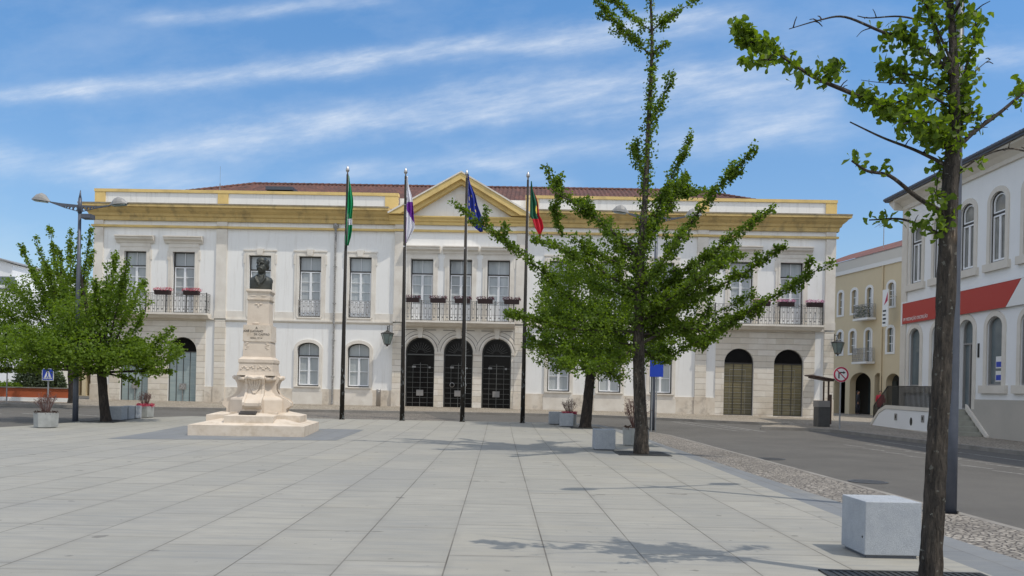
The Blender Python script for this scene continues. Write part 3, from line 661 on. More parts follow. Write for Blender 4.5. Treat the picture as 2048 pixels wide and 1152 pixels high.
# windows
def frame_poly(uc, z0, z1, w_, d, rise=0):
    return opening(uc, z0, z1 + d, w_ + 2 * d, rise + (d if rise else 0))
def window(uc, z0, z1, rise=0, kind='french', w_=W_, vs=0):
    h = w_ / 2; v = .14 + vs; b = MB()
    b.panel(opening(uc, z0 + .002, z1 - .002, w_ - .004, rise), [opening(uc, z0 + .05, z1 - .05, w_ - .1, max(0, rise - .02) if rise else 0)], v, v + .1)
    zt = z1 - (.72 if kind == 'ground' else .78); b.box(uc - h + .05, uc + h - .05, v + .01, v + .09, zt - .035, zt + .035)
    wn = b.build('window', M['dark_frame'], hall)
    b = MB(); b.box(uc - .014, uc + .014, v + .03, v + .07, zt + .035, z1 - .05)
    zb = z0 + .06; za = zt - .036; fr = .055
    for s in (-1, 1):
        a, c_ = sorted((uc + s * .004, uc + s * (h - .055)))
        b.box(a, a + fr, v + .02, v + .07, zb, za); b.box(c_ - fr, c_, v + .02, v + .07, zb, za)
        b.box(a + fr, c_ - fr, v + .02, v + .07, za - fr, za); b.box(a + fr, c_ - fr, v + .02, v + .07, zb, zb + fr)
        zlo = zb + (.85 if kind != 'ground' else fr)
        if kind != 'ground': b.box(a + fr, c_ - fr, v + .03, v + .06, zb + fr, zlo)
        nb = 3 if kind != 'ground' else 2
        for k in range(1, nb): z = zlo + (za - fr - zlo) * k / nb; b.box(a + fr, c_ - fr, v + .03, v + .06, z - .014, z + .014)
    b.build('casement', M['white_paint'], wn)
    b = MB(); b.prism(opening(uc, z0 + .04, z1 - .04, w_ - .08, max(0, rise - .02) if rise else 0), v + .085, v + .095); b.build('pane', M['pane'], wn)
    # stone surround
    b = MB(); vf = -.05 - (.1 if vs < 0 else 0); vb = -.003 - (.1 if vs < 0 else 0)
    if kind == 'ground':
        b.panel(frame_poly(uc, 1.2, z1, w_, .17, rise)[0:2] + frame_poly(uc, 1.2, z1, w_, .17, rise)[2:], [opening(uc, z0, z1, w_, rise)], vf - .03, -.003)
        b.box(uc - h - .22, uc + h + .22, -.075, -.003, -.1, 1.2)
        b.box(uc - h - .12, uc + h + .12, -.15, .1, z0 - .07, z0 - .001)
    else:
        b.panel(frame_poly(uc, z0 - (.25 if kind == 'juliet' else 0), z1, w_, .24), [opening(uc, z0, z1, w_)], vf, vb)
        b.panel(frame_poly(uc, z0, z1, w_, .11), [opening(uc, z0, z1, w_)], vf - .02, vf - .001)
        for s in (-1, 1): b.box(uc + s * (h + .24) - .05, uc + s * (h + .24) + .05, vf - .01, vb, z1 - .45, z1 + .05)
        if kind == 'juliet':
            b.prism([(uc - .13, z1 + .02), (uc + .13, z1 + .02), (uc + .2, z1 + .36), (uc - .2, z1 + .36)], vf - .07, vb)
            b.box(uc - h - .3, uc + h + .3, vf - .03, vb, z1 + .24, z1 + .31)
            b.box(uc - h - .05, uc + h + .05, -.1, .1, z0 - .08, z0 - .001)
    b.build('surround', M['stone'], wn)
    if kind in ('french', 'centre'):
        b = MB(); zh = z1 + (.45 if kind == 'french' else .3); ww = 1.05 if kind == 'french' else .96
        b.box(uc - h - .22, uc + h + .22, vf - .02, vb, z1 + .24, zh)
        b.prism([(vb, zh), (vf - .05, zh), (vf - .09, zh + .1), (vf - .22, zh + .2), (vf - .24, zh + .3), (vf - .3, zh + .32), (vf - .3, zh + .38), (vb, zh + .42)], uc - ww, uc + ww, axis='x')
        b.build('hood', M['stone'], wn)
    if kind == 'juliet':
        railing(wn, uc - h + .01, uc + h - .01, -.03, z0 + .02, z0 + .92, ends=False)
    return wn
def railing(par, u0, u1, v, z0, z1, ends=True, depth=0, panels=()):
    b = MB(); r = .011
    def run(p, q):
        p, q = Vector(p), Vector(q); L = (q - p).length; n_ = max(2, int(L / .115)); d = (q - p) / n_
        H = z1 - z0
        for k, zz in enumerate((z0 + .04, z0 + H * .33, z1 - .17, z1)): b.bar((p.x, p.y, zz), (q.x, q.y, zz), .012 if k < 3 else .02)
        for k in range(n_ + 1):
            c_ = p + d * k; b.bar((c_.x, c_.y, z0), (c_.x, c_.y, z1), r if k % 8 else .02)
            if k < n_:
                m_ = c_ + d * .5
                if k % 2 == 0: b.ball((m_.x, m_.y, z0 + H * .62), (.03, .012, .05), 6); b.ball((m_.x, m_.y, z0 + H * .18), (.045, .012, .045), 6)
                else: b.bar((m_.x, m_.y, z0 + H * .33), (m_.x, m_.y, z1 - .17), .007); b.ball((m_.x, m_.y, z1 - .08), (.045, .012, .03), 6)
    run((u0, v, 0), (u1, v, 0))
    if ends: run((u0, v, 0), (u0, v + depth, 0)); run((u1, v, 0), (u1, v + depth, 0))
    return b.build('railing', M['iron_grey'], par)
for u in WING: window(u, 5.36, 8.68)
for u in MIDW: window(u, 5.26, 8.56, kind='juliet')
for u in CEN: window(u, 5.2, 8.52, kind='centre', vs=-.0001)
for u in GW: window(u, 1.49, 3.86, .33, 'ground', 1.2)
def balcony(u0, u1, zt, dep, vw=-.06):
    b = MB(); b.prism([(vw, zt - .3), (vw - dep * .55, zt - .26), (vw - dep * .8, zt - .12), (vw - dep, zt - .1), (vw - dep, zt), (vw, zt)], u0, u1, axis='x')
    k = 0
    bl = b.build('balcony', M['stone'], hall)
    railing(bl, u0 + .06, u1 - .06, vw - dep + .06, zt, zt + 1.05, True, dep - .1)
    b = MB(); n_ = max(3, round((u1 - u0) / 1.05))
    for k in range(n_ + 1): uu = u0 + .06 + (u1 - u0 - .12) * k / n_; b.box(uu - .022, uu + .022, vw - dep + .035, vw - dep + .08, zt - .08, zt + 1.1)
    build_each(b, 'railing_post', M['iron'], bl, gap=.02)
balcony(.95, 6.55, 5.3, .62); balcony(HW - 6.5, HW - .75, 5.3, .62); balcony(17.06, HW - 17.06, 5.12, .75, -.17)
# wing doors
def wing_door(u, gm, plate):
    b = MB(); z0, z1 = .42, 4.02
    b.panel(opening(u, z0 + .002, z1 - .002, 1.566, .78, 20), [opening(u, z0 + .04, z1 - .04, 1.49, .74, 20)], .12, .2); b.box(u - .75, u + .75, .13, .2, 3.2, 3.26)
    for x in ((-.37, 0, .37) if plate else (-.25, .22)): b.box(u + x - .012, u + x + .012, .14, .17, z0 + .04, 3.2)
    d = b.build('door', M['dark_frame'], hall)
    b = MB(); b.box(u - .745, u + .745, .17, .185, z0 + .03, 3.2); b.build('door_glass', gm, d)
    b = MB(); b.prism(opening(u, 3.24, z1 - .03, 1.5, .74, 20), .17, .185); b.build('fanlight', M['black_door'], d)
    if plate: b = MB(); b.box(u - .18, u + .18, .09, .12, 1.15, 1.48); b.bar((u, .11, .45), (u, .11, 1.15), .02); b.build('door_plate', M['iron_grey'], d)
    else:
        b = MB()
        for z in frange(.75, 2.55, .3): b.box(u - .74, u + .74, .155, .165, z - .008, z + .008)
        b.box(u - .45, u - .44, .155, .165, .5, 2.9); b.box(u + .38, u + .39, .155, .165, .5, 2.9); b.box(u - .45, u + .39, .155, .165, 2.88, 2.9)
        b.build('glazing_bars', M['brass'], d)
for u in DOOR: wing_door(u, M['glass_green'] if u < MID else M['glass_olive'], u < MID)
# central portal
b = MB(); b.panel([(17.045, .1), (HW - 17.045, .1), (HW - 17.045, 4.95), (17.045, 4.95)], op_a, -.1, -.002); b.build('portal_wall', M['stone'], hall)
b = MB()
for u in ARCH:
    n_ = 28; h = .79
    for r0, r1, vv in ((h + .0, h + .05, -.14), (h + .05, h + .15, -.2), (h + .19, h + .25, -.16)):
        P = [(u + r0 * math.cos(math.pi * k / n_), 3.48 + r0 * math.sin(math.pi * k / n_)) for k in range(n_ + 1)]; Q = [(u + r1 * math.cos(math.pi * k / n_), 3.48 + r1 * math.sin(math.pi * k / n_)) for k in range(n_, -1, -1)]
        for k in range(n_): b.prism([P[k], P[k + 1], Q[n_ - k - 1], Q[n_ - k]], vv, -.102)
    b.prism([(u - .1, 4.24), (u + .1, 4.24), (u + .17, 4.9), (u - .17, 4.9)], -.22, -.102)
    g_ = MB()
    for r0, r1 in ((h + .155, h + .18), (h + .36, h + .38)):
        for k in range(2, n_ - 1):
            a, c_ = math.pi * k / n_, math.pi * (k + 1) / n_
            if r0 > h + .3 and not .35 < a < math.pi - .35: continue
            g_.prism([(u + q * math.cos(t), 3.48 + q * math.sin(t)) for q, t in ((r0, a), (r1, a), (r1, c_), (r0, c_))], -.108, -.1005)
    g_.build('arch_shade_line', M['letters'], hall)  # thin dark rings paint the shade between the arch mouldings
build_each(b, 'archivolt', M['stone'], hall)
b = MB()
for a, c_ in ((17.045, ARCH[0] - .79), (ARCH[0] + .79, ARCH[1] - .79), (ARCH[1] + .79, ARCH[2] - .79), (ARCH[2] + .79, HW - 17.045)):
    b.box(a - .0, c_ + .0, -.2, -.102, 3.4, 3.5); b.box(a, c_, -.17, -.102, 3.34, 3.399)
build_each(b, 'impost', M['stone'], hall)
b = MB()
for a, c_ in ((17.05, ARCH[0] - .79), (ARCH[0] + .79, ARCH[1] - .79), (ARCH[1] + .79, ARCH[2] - .79), (ARCH[2] + .79, HW - 17.05)): b.box(a, c_, -.13, -.102, 1.36, 3.339); b.box(a - .0, c_ + .0, -.16, -.102, .1, 1.359)
build_each(b, 'portal_pier', M['rustic'], hall)
b = MB()
for k in range(3):
    for s in (-1, 1): a, c_ = sorted((ARCH[k] + s * .2, ARCH[k] + s * .85)); b.box(a, c_, -.112, -.101, 4.66, 4.69)
build_each(b, 'portal_groove', M['letters'], hall)
for u in ARCH:
    b = MB(); b.panel(opening(u, .43, 4.265, 1.576, .788, 20), [opening(u, .5, 4.2, 1.44, .72, 20)], .12, .2); b.box(u - .73, u + .73, .11, .2, 3.3, 3.38)
    d = b.build('portal_door', M['iron'], hall)
    b = MB(); b.prism(opening(u, .44, 4.25, 1.55, .77, 20), .19, .2); b.build('door_glass', M['black_door'], d)
    b = MB(); t = .007
    for z in frange(.72, 2.65, .275): b.box(u - .74, u + .74, .15, .16, z - t, z + t)
    for x in (-.4, 0, .4): b.box(u + x - t * (1.6 if x == 0 else 1), u + x + t * (1.6 if x == 0 else 1), .15, .165, .47, 2.78 if x else 2.9)
    b.box(u - .4, u + .4, .15, .16, 2.78, 2.8)
    for k in range(1, 12):
        a = math.pi * k / 12; b.bar((u + .2 * math.cos(a), .15, 3.4 + .2 * math.sin(a)), (u + .6 * math.cos(a), .15, 3.4 + .6 * math.sin(a)), .007)
    b.box(u - .72, u + .72, .10, .115, 3.325, 3.35)
    b.build('grille', M['steel_bar'], d)
    b = MB(); b.box(u - .19, u + .19, .10, .13, 1.1, 1.42); b.build('door_plate', M['bin_grey'], d)
    b = MB(); b.box(u - .45, u - .25, .13, .14, 2.62, 2.72); b.box(u + .45, u + .56, .13, .14, 2.6, 2.7) if u != MID else b.box(u + .3, u + .5, .13, .14, 2.6, 2.69); build_each(b, 'door_sticker', M['lamp_head'], d)
b = MB(); b.tube([(MID - .33 + .12 * math.cos(a), .14, 1.72 + .12 * math.sin(a)) for a in frange(0, 6.28, .5)], .015, 5); b.tube([(MID + .33 + .12 * math.cos(a), .14, 1.72 + .12 * math.sin(a)) for a in frange(0, 6.28, .5)], .015, 5); build_each(b, 'door_ring', M['steel'], hall)
for uu in (13.28,):
    b = MB(); b.bar((uu, -.12, .55), (uu, -.12, 10.1), .055, n=8); b.lathe([(.06, 10.0), (.13, 10.1), (.16, 10.2), (.14, 10.3), (.05, 10.36)], 10, (uu, -.14))
    for z in (2, 4, 6, 8): b.box(uu - .08, uu + .08, -.17, -.02, z, z + .04)
    b.build('rain_pipe', M['iron_grey'], hall)
# wall lanterns
def lantern():
    r = empty('wall_lantern'); b = MB()
    b.bar((0, -.05, .95), (0, -.75, .95), .018, n=6); b.bar((0, -.06, .55), (0, -.06, 1.05), .022, n=6)
    b.tube([(0, -.06, .6), (0, -.3, .68), (0, -.45, .85), (0, -.55, .93)], .012, 6); b.tube([(0, -.6 + .06 * math.cos(a), .83 + .09 * math.sin(a)) for a in frange(0, 6.28, .6)], .012, 5); b.build('bracket', M['iron'], r)
    b = MB(); b.lathe([(.03, .74), (.06, .70), (.1, .66), (.36, .56), (.37, .53), (.34, .52)], 6, (0, -.6)); b.lathe([(.17, .0), (.19, -.03), (.06, -.08), (.05, -.12), (.01, -.16)][::-1], 6, (0, -.6))
    for i in range(6): a = math.pi * 2 * i / 6; b.bar((.335 * math.cos(a), -.6 + .335 * math.sin(a), .52), (.175 * math.cos(a), -.6 + .175 * math.sin(a), .0), .012)
    b.build('lantern_frame', M['iron'], r)
    b = MB(); b.lathe([(.17, .0), (.325, .515)], 6, (0, -.6)); b.build('lantern_glass', M['lantern_glass'], r); return r
ln = lantern(); first = True
for u, vz, lab in ((16.3, 3.85, 'six sided street lantern bracketed left of the three arched portals'), (23.85, 3.85, 'six sided street lantern bracketed right of the three arched portals, half behind a flagpole'), (40.1, 3.85, 'six sided street lantern on the right corner of the town hall')):
    o = ln if first else copy_tree(ln); first = False
    p = HM @ Vector((u, -.1, vz)); o.location = p; o.rotation_euler = (0, 0, HA); tag(o, lab, 'lantern', 'wall lanterns on the town hall')
# balcony flower boxes
def flower_box(kind):
    r = empty('flower_box'); b = MB(); b.prism([(-.12, 0), (.12, 0), (.16, .2), (-.16, .2)], -.38, .38, axis='x'); b.build('trough', M['trough'], r)
    P = []; rs = np.random.default_rng(hash(kind) % 1000 if False else (3 if kind == 'petal_pink' else 4 if kind == 'petal_plum' else 5))
    n_ = 420; c_ = np.stack([rs.uniform(-.46, .46, n_), rs.uniform(-.2, .2, n_), .18 + rs.uniform(0, .17, n_) * (1 - .4 * rs.random(n_))], 1)
    leaf_cloud('flowers', c_, .045, M[kind], r, rs); return r
FAN = np.array([(0, .0, 0), (-.2, .3, .02), (-.55, .62, .10), (-.42, .86, .10), (-.06, .98, .04), (0, .88, .0), (.06, .98, .04), (.42, .86, .10), (.55, .62, .10), (.2, .3, .02)]); QUAD = np.array([(0, 0, 0), (-.4, .45, .08), (0, 1, 0), (.4, .45, .08)])
def leaf_cloud(name, P, size, m, parent, rs, shape=QUAD, droop=0.0, parts=None):
    n_ = len(P); k = len(shape); P = np.asarray(P, float)
    q = rs.normal(size=(n_, 3)); q[:, 2] = q[:, 2] * .7 - droop; q /= np.linalg.norm(q, axis=1)[:, None]     # leaf axis
    r_ = rs.normal(size=(n_, 3)); a = np.cross(q, r_); a /= np.linalg.norm(a, axis=1)[:, None]; c_ = np.cross(q, a)
    s = size * rs.uniform(.7, 1.25, n_)
    V = P[:, None, :] + s[:, None, None] * (shape[None, :, 0, None] * a[:, None, :] + shape[None, :, 1, None] * q[:, None, :] + shape[None, :, 2, None] * c_[:, None, :])
    me = bpy.data.meshes.new(name); me.vertices.add(n_ * k); me.vertices.foreach_set('co', V.reshape(-1))
    me.loops.add(n_ * k); me.loops.foreach_set('vertex_index', np.arange(n_ * k, dtype=np.int32))
    me.polygons.add(n_); me.polygons.foreach_set('loop_start', np.arange(0, n_ * k, k, dtype=np.int32))
    try: me.polygons.foreach_set('loop_total', np.full(n_, k, dtype=np.int32))
    except Exception: pass
    me.materials.append(m); me.update(calc_edges=True); me.validate()
    o = bpy.data.objects.new(name, me); C.objects.link(o)
    if parent: o.parent = parent
    return o
fb = {k: flower_box(k) for k in ('petal_red', 'petal_pink', 'petal_plum')}; used = set()
fboxes = [(4.15, 5.3, .72, 'petal_red', 'crimson flower box on the left wing balcony, nearer the lamp post'), (5.72, 5.3, .72, 'petal_red', 'crimson flower box on the left wing balcony, nearer the pilaster'),
    (17.6, 5.12, .97, 'petal_plum', 'plum coloured flower box on the central balcony, leftmost, beside the second flagpole'), (19.0, 5.12, .97, 'petal_plum', 'plum coloured flower box on the central balcony between left and middle windows'),
    (20.3, 5.12, .97, 'petal_plum', 'plum coloured flower box on the central balcony in front of the middle window'), (21.5, 5.12, .97, 'petal_plum', 'plum coloured flower box on the central balcony between middle and right windows'), (22.9, 5.12, .97, 'petal_plum', 'plum coloured flower box at the right end of the central balcony'),
    (36.1, 5.3, .72, 'petal_pink', 'pink flower box on the right wing balcony, leftmost, touched by a branch'), (37.35, 5.3, .72, 'petal_pink', 'pink flower box in the middle of the right wing balcony'), (38.85, 5.3, .72, 'petal_pink', 'pink flower box on the right wing balcony nearest the corner')]
for u, z, v, k, lab in fboxes:
    o = fb[k] if k not in used else copy_tree(fb[k]); used.add(k); o.location = HM @ Vector((u, -v + .02, z + .95)); o.rotation_euler = (0, 0, HA); o.scale = (1.05, 1.2, 1.15); tag(o, lab, 'flower box', 'flower boxes on the balconies')
p = G(758, 812, .12); r = MB(); r.lathe([(.12, 0), (.12, .9), (.115, .93), (.02, .94)], 16); r.lathe([(.125, .8), (.125, .83)], 16); o = r.build('bollard', M['steel'], None, True, (p.x, 44.3, gz(p.x, 44.3) + .1)); tag(o, 'brushed steel bollard on the pavement by the town hall wall', 'bollard')
# ------------------------------------------------------------------ town hall leftovers done; monument
mc = (-8.09, 25.97); mz = gz(*mc) + .06
mon = empty('bust_monument', (mc[0] + .12, mc[1], mz), R(5.8)); tag(mon, 'pale stone monument carrying a dark bronze bust of a moustached man on a tall pedestal', 'monument')
def frustum(b, h0, z0, h1, z1, w0=None, w1=None):
    w0 = w0 if w0 is not None else h0; w1 = w1 if w1 is not None else h1
    A = [b._a(p) for p in ((-h0, -w0, z0), (h0, -w0, z0), (h0, w0, z0), (-h0, w0, z0))]; B_ = [b._a(p) for p in ((-h1, -w1, z1), (h1, -w1, z1), (h1, w1, z1), (-h1, w1, z1))]
    for i in range(4): b.idx([A[i], A[(i + 1) % 4], B_[(i + 1) % 4], B_[i]])
    b.idx(A[::-1]); b.idx(B_)
b = MB(); frustum(b, 1.67, -.08, 1.67, .30); frustum(b, 1.67, .3001, .95, .47); b.build('base_slab', M['mono_base'], mon)
def arms(b, L, w_, z0, z1, zc):
    for k in range(4):
        b.X = Matrix.Rotation(math.pi / 2 * k, 4, 'Z')
        P = [(-w_, -L, z0), (w_, -L, z0), (w_, -w_, z0), (-w_, -w_, z0)]; Q = [(-w_, -L, z1), (w_, -L, z1), (w_, -w_ * .99, z1 + .02), (0, -w_ * .5, zc), (-w_, -w_ * .99, z1 + .02)]
        b.face([P[0], P[1], Q[1], Q[0]]); b.face([P[1], P[2], Q[2], Q[1]]); b.face([P[3], P[0], Q[0], Q[4]])
        T = (0, -L + .45, zc); b.face([Q[0], Q[1], T]); b.face([Q[1], Q[2], Q[3], T]); b.face([Q[4], Q[0], T, Q[3]])
    b.X = None; b.box(-w_ * .98, w_ * .98, -w_ * .98, w_ * .98, z0, z1 + .1)
b = MB(); arms(b, 1.40, .72, .33, .57, .70); b.build('step', M['mono_base'], mon)
b = MB(); oc = math.pi / 8
b.lathe([(.86, .5), (.86, 1.04), (.83, 1.09), (.76, 1.13), (.66, 1.17), (.58, 1.3), (.54, 1.45), (.54, 1.58), (.60, 1.62), (.65, 1.66), (.67, 1.72), (.64, 1.78), (.5, 1.79)], 8, rot=oc)
b.build('pedestal', M['mono'], mon)
prof = [(.40, 1.80), (.60, 1.80), (.68, 1.76), (.70, 1.69), (.66, 1.61), (.60, 1.52), (.60, 1.38), (.66, 1.24), (.80, 1.12), (.98, 1.04), (1.07, .95), (1.07, .86), (1.0, .79), (.94, .76), (.94, .62), (.40, .62)]
for k in range(4):
    b = MB(); b.X = Matrix.Rotation(math.pi / 2 * k, 4, 'Z'); b.prism([(-r * .94, z) for r, z in prof], -.25, .25, axis='x')
    for s in (-1, 1): b.prism([(-(r * .94 + .025), z + (.02 if z < 1.2 else 0)) for r, z in prof], s * .25 - .035, s * .25 + .035, axis='x')
    for j in range(5): # carved shell
        x = (j - 2) * .075; b.tube([(x * 1.1, -.66, 1.72), (x * .95, -.60, 1.54), (x * .6, -.60, 1.38), (x * .2, -.66, 1.24)], [.045, .036, .028, .015], 6)
    b.tube([(-.27, -.66, 1.70), (-.16, -.72, 1.74), (0, -.73, 1.70), (.16, -.72, 1.74), (.27, -.66, 1.70)], [.05, .065, .05, .065, .05], 8)
    b.build('scroll_bracket', M['mono'], mon, smooth=False)
for k in range(4):
    b = MB(); b.X = Matrix.Rotation(math.pi / 2 * k + math.pi / 4, 4, 'Z'); b.tube([(-.18, -.60, 1.67), (0, -.66, 1.7), (.18, -.60, 1.67)], [.05, .07, .05], 8); b.build('corner_moulding', M['mono'], mon, True)
b = MB(); frustum(b, .56, 1.795, .54, 1.9); frustum(b, .52, 1.9, .51, 2.15)
for s in (-1, 1):
    for k in range(9):
        x = s * (.08 + .045 * k); b.ball((x, -.52, 2.03 + .045 * math.sin(k * 1.3)), (.035, .02, .028), 6)
b.box(-.035, .035, -.53, -.5, 1.9, 2.15); b.build('frieze', M['mono'], mon)
b = MB(); frustum(b, .50, 2.15, .53, 2.2); frustum(b, .53, 2.2, .53, 2.29); frustum(b, .52, 2.29, .44, 2.37); b.build('cornice', M['mono'], mon)
b = MB(); frustum(b, .425, 2.37, .405, 2.85)
for s in (-1, 1):
    for k in range(5): b.ball((s * (.3 + .025 * math.cos(k * 2)), -.415, 2.62 + .045 * k), (.05, .015, .022), 6)
b.build('lower_shaft', M['mono'], mon)
b = MB(); frustum(b, .43, 2.85, .42, 3.36); ib = b.build('inscription_block', M['mono_base'], mon)
TX = lambda x, z, y=-.428: Matrix.Translation((x, y, z)) @ Matrix.Rotation(R(90), 4, 'X')
for tx, x, z, sz in (('A', -.02, 3.27, .1), ('JOSÉ LUCIANO', -.12, 3.17, .088), ('DE CASTRO', .14, 3.07, .088), ('1834-1914', -.03, 2.95, .088)): text_obj(tx, sz, M['letters'], TX(x, z), ib, 'lettering', .004)
b = MB(); frustum(b, .335, 3.36, .315, 4.12)
for s in (-1, 1): b.ball((s * .07, -.322, 4.02), (.05, .02, .03), 8)
b.ball((0, -.322, 3.97), (.035, .02, .05), 8); b.ball((-.06, -.335, 3.42), (.12, .02, .03), 8); b.build('upper_shaft', M['mono'], mon)
b = MB(); frustum(b, .33, 4.12, .36, 4.16); frustum(b, .33, 4.16, .335, 4.36); frustum(b, .34, 4.36, .38, 4.42); frustum(b, .38, 4.42, .37, 4.48)
for s in (-.16, .16): b.ball((s, -.335, 4.27), (.1, .012, .02), 8)
b.build('capital', M['mono_base'], mon)
b = MB(); b.X = Matrix.Translation((-.06, -1.18, .655)) @ Matrix.Rotation(R(16), 4, 'X'); b.box(-.25, .25, -.13, .13, 0, .025)
for k in range(3): b.box(-.2, .2, -.08 + .06 * k, -.06 + .06 * k, .025, .029)
b.build('plaque', M['plaque'], mon)
# bust: one continuous surface grown with a voxel remesh
b = MB(); Z = 4.48
b.lathe([(.335, Z), (.345, Z + .06), (.35, Z + .2), (.345, Z + .30), (.30, Z + .39), (.2, Z + .45), (.12, Z + .49), (.11, Z + .58)], 24, sx=1, sy=.62)
b.ball((-.24, .0, Z + .29), (.11, .14, .13), 16); b.ball((.25, .03, Z + .29), (.11, .14, .13), 16); b.ball((0, -.08, Z + .2), (.24, .15, .2), 16)
HS = 1.14; hc = Vector((.035, .0, Z + .54))
def hd(x, y, z):
    v = Matrix.Rotation(R(-14), 3, 'Z') @ Vector((x, y, z - (Z + .54))) * HS; return hc + v
def hb(x, y, z, r, n=12): b.ball(hd(x, y, z), tuple(q * HS for q in r), n)
hb(0, .03, Z + .80, (.160, .2, .185), 24); hb(0, -.055, Z + .68, (.13, .145, .155), 20); hb(0, -.11, Z + .59, (.075, .075, .07), 14); hb(0, -.09, Z + .87, (.13, .11, .1), 16)
b.tube([hd(0, -.19, Z + .80), hd(0, -.24, Z + .725), hd(0, -.23, Z + .70)], [.017, .025, .021], 10)
for s in (-1, 1):
    b.tube([hd(s * .02, -.19, Z + .81), hd(s * .06, -.192, Z + .818), hd(s * .11, -.15, Z + .80)], [.02, .024, .016], 8)
    hb(s * .055, -.155, Z + .77, (.026, .024, .018), 10); hb(s * .072, -.115, Z + .71, (.055, .05, .065), 12)
    b.tube([hd(0, -.205, Z + .672), hd(s * .04, -.205, Z + .662), hd(s * .075, -.18, Z + .635), hd(s * .085, -.15, Z + .60)], [.016, .021, .017, .009], 8)
    hb(s * .160, .03, Z + .74, (.022, .045, .06), 10); hb(s * .115, .06, Z + .85, (.055, .12, .09), 12)
hb(.125, .07, Z + .74, (.045, .09, .1), 14); hb(-.12, .07, Z + .74, (.04, .09, .1), 12); hb(0, .05, Z + .90, (.13, .15, .08), 14); hb(0, -.165, Z + .615, (.045, .04, .04), 10); hb(.03, -.03, Z + .95, (.07, .08, .03), 10)
b.tube([(0, .02, Z + .4), (.02, .0, Z + .62)], [.14, .115], 16)
for s in (-1, 1): b.tube([(s * .11, -.10, Z + .47), (s * .15, -.19, Z + .36), (s * .06, -.235, Z + .22), (-.02, -.225, Z + .12)], [.03, .04, .035, .02], 8)
b.tube([(-.3, -.11, Z + .10), (-.05, -.21, Z + .08), (.12, -.19, Z + .14), (.3, -.08, Z + .2)], [.02, .024, .022, .014], 8); b.ball((0, -.15, Z + .42), (.07, .05, .04), 10)
bust = b.build('bust', M['bronze'], mon)
md = bust.modifiers.new('r', 'REMESH'); md.mode = 'VOXEL'; md.voxel_size = .013; md.use_smooth_shade = True
md = bust.modifiers.new('s', 'SMOOTH'); md.factor = .5; md.iterations = 4
# ------------------------------------------------------------------ flagpoles and flags
def finial_pole(x, y, lean, lab):
    z = gz(x, y) + .05; r = empty('flagpole', (x, y, z)); H = 10.22; b = MB()
    b.tube([(0, 0, 0), (lean * .3, 0, 3), (lean, 0, H)], [.10, .082, .045], 14); b.lathe([(.13, 0), (.13, .02), (.1, .025)], 14); b.build('pole', M['pole_dark'], r, True)
    b = MB(); b.lathe([(.03, H), (.03, H + .1), (.06, H + .12), (.08, H + .18), (.06, H + .26), (.02, H + .32), (.008, H + .37)], 12, (lean, 0)); b.build('finial', M['steel'], r, True)
    b = MB(); b.bar((.11, -.06, 1.2), (lean + .06, -.06, H - .1), .006); b.build('halyard', M['sign_white'], r)
    return tag(r, lab, 'flagpole', 'flagpoles at the rear edge of the plaza')
FP = [(-7.07, 34.4), (-4.57, 34.5), (-2.06, 34.6), (.47, 34.7)]
for (x, y), lab, ln_ in zip(FP, ('dark flagpole with the green flag, nearest the bust monument', 'dark flagpole with the white and purple flag, left of the arched portals', 'dark flagpole with the blue starred flag, before the middle arches', 'dark flagpole with the dark green and red flag, nearest the trees'), (.02, -.07, -.03, .01)): finial_pole(x, y, ln_, lab)
def flag(name, pole, rows, pick, mats, lab, nfold=2.3, amp=.09):
    Y0 = pole[1] - .03; b = MB(); nc = 22; nr = 44; g = []
    ys = [r[0] for r in rows]
    for j in range(nr + 1):
        t = j / nr; py = ys[0] + (ys[-1] - ys[0]) * t
        xl = np.interp(py, ys, [r[1] for r in rows]); xr = np.interp(py, ys, [r[2] for r in rows]); row = []
        for i in range(nc + 1):
            s = i / nc; d = amp * math.sin(s * nfold * math.pi * 2 + t * 3) * min(1, t * 3) + .03 * math.sin(t * 9 + s * 5)
            p = at(xl + (xr - xl) * s, py, Y0 + d * (.3 + s)); p.x += .02 * math.sin(t * 14 + s * 3) * s; row.append(b._a(p))
        g.append(row)
    for j in range(nr):
        for i in range(nc): b.idx([g[j][i], g[j + 1][i], g[j + 1][i + 1], g[j][i + 1]], pick((i + .5) / nc, (j + .5) / nr))
    c = at(rows[0][1], rows[0][0], Y0); o = b.build(name, mats, None, True); o.data.transform(Matrix.Translation(-c)); o.location = c
    md = o.modifiers.new('t', 'SOLIDIFY'); md.thickness = .006
    return tag(o, lab, 'flag', 'flags hanging limp from the flagpoles')
flag('flag', FP[0], [(352, 697, 698), (375, 695, 703), (410, 693, 706), (432, 692, 705), (450, 691, 704), (475, 689, 701), (491, 691, 698)],
     lambda s, t: 1 if (.62 < t < .70 and s > .25 + (t - .62) * 3) or (.45 < t < .6 and s < .13) else 0, [M['flag_green'], M['flag_white']], 'limp green flag with a scrap of white emblem')
flag('flag', FP[1], [(352, 814, 815), (375, 812, 819), (400, 811, 824), (425, 811, 828), (455, 810, 829), (468, 811, 822), (486, 811, 814)],
     lambda s, t: 1 if (.38 < t < .58 + .22 * s - .1 and s > .05 and t > .42 - .08 * s) or (t > .62 and s < .2) else (2 if .32 < t < .45 and s < .3 and (int(s * 30) + int(t * 60)) % 2 else 0), [M['flag_white'], M['flag_purple'], M['lamp_blue']], 'limp white flag with purple quarters')
flag('flag', FP[2], [(348, 936, 937), (370, 935, 942), (395, 934, 951), (420, 933, 959), (440, 938, 965), (456, 950, 967), (464, 960, 966)],
     lambda s, t: 1 if any((s - a) ** 2 * .9 + (t - c) ** 2 < .0009 for a, c in ((.25, .42), (.2, .52), (.3, .62), (.5, .68), (.7, .64), (.55, .38), (.78, .53))) else 0, [M['flag_blue'], M['flag_gold']], 'limp deep blue flag with a ring of golden stars')
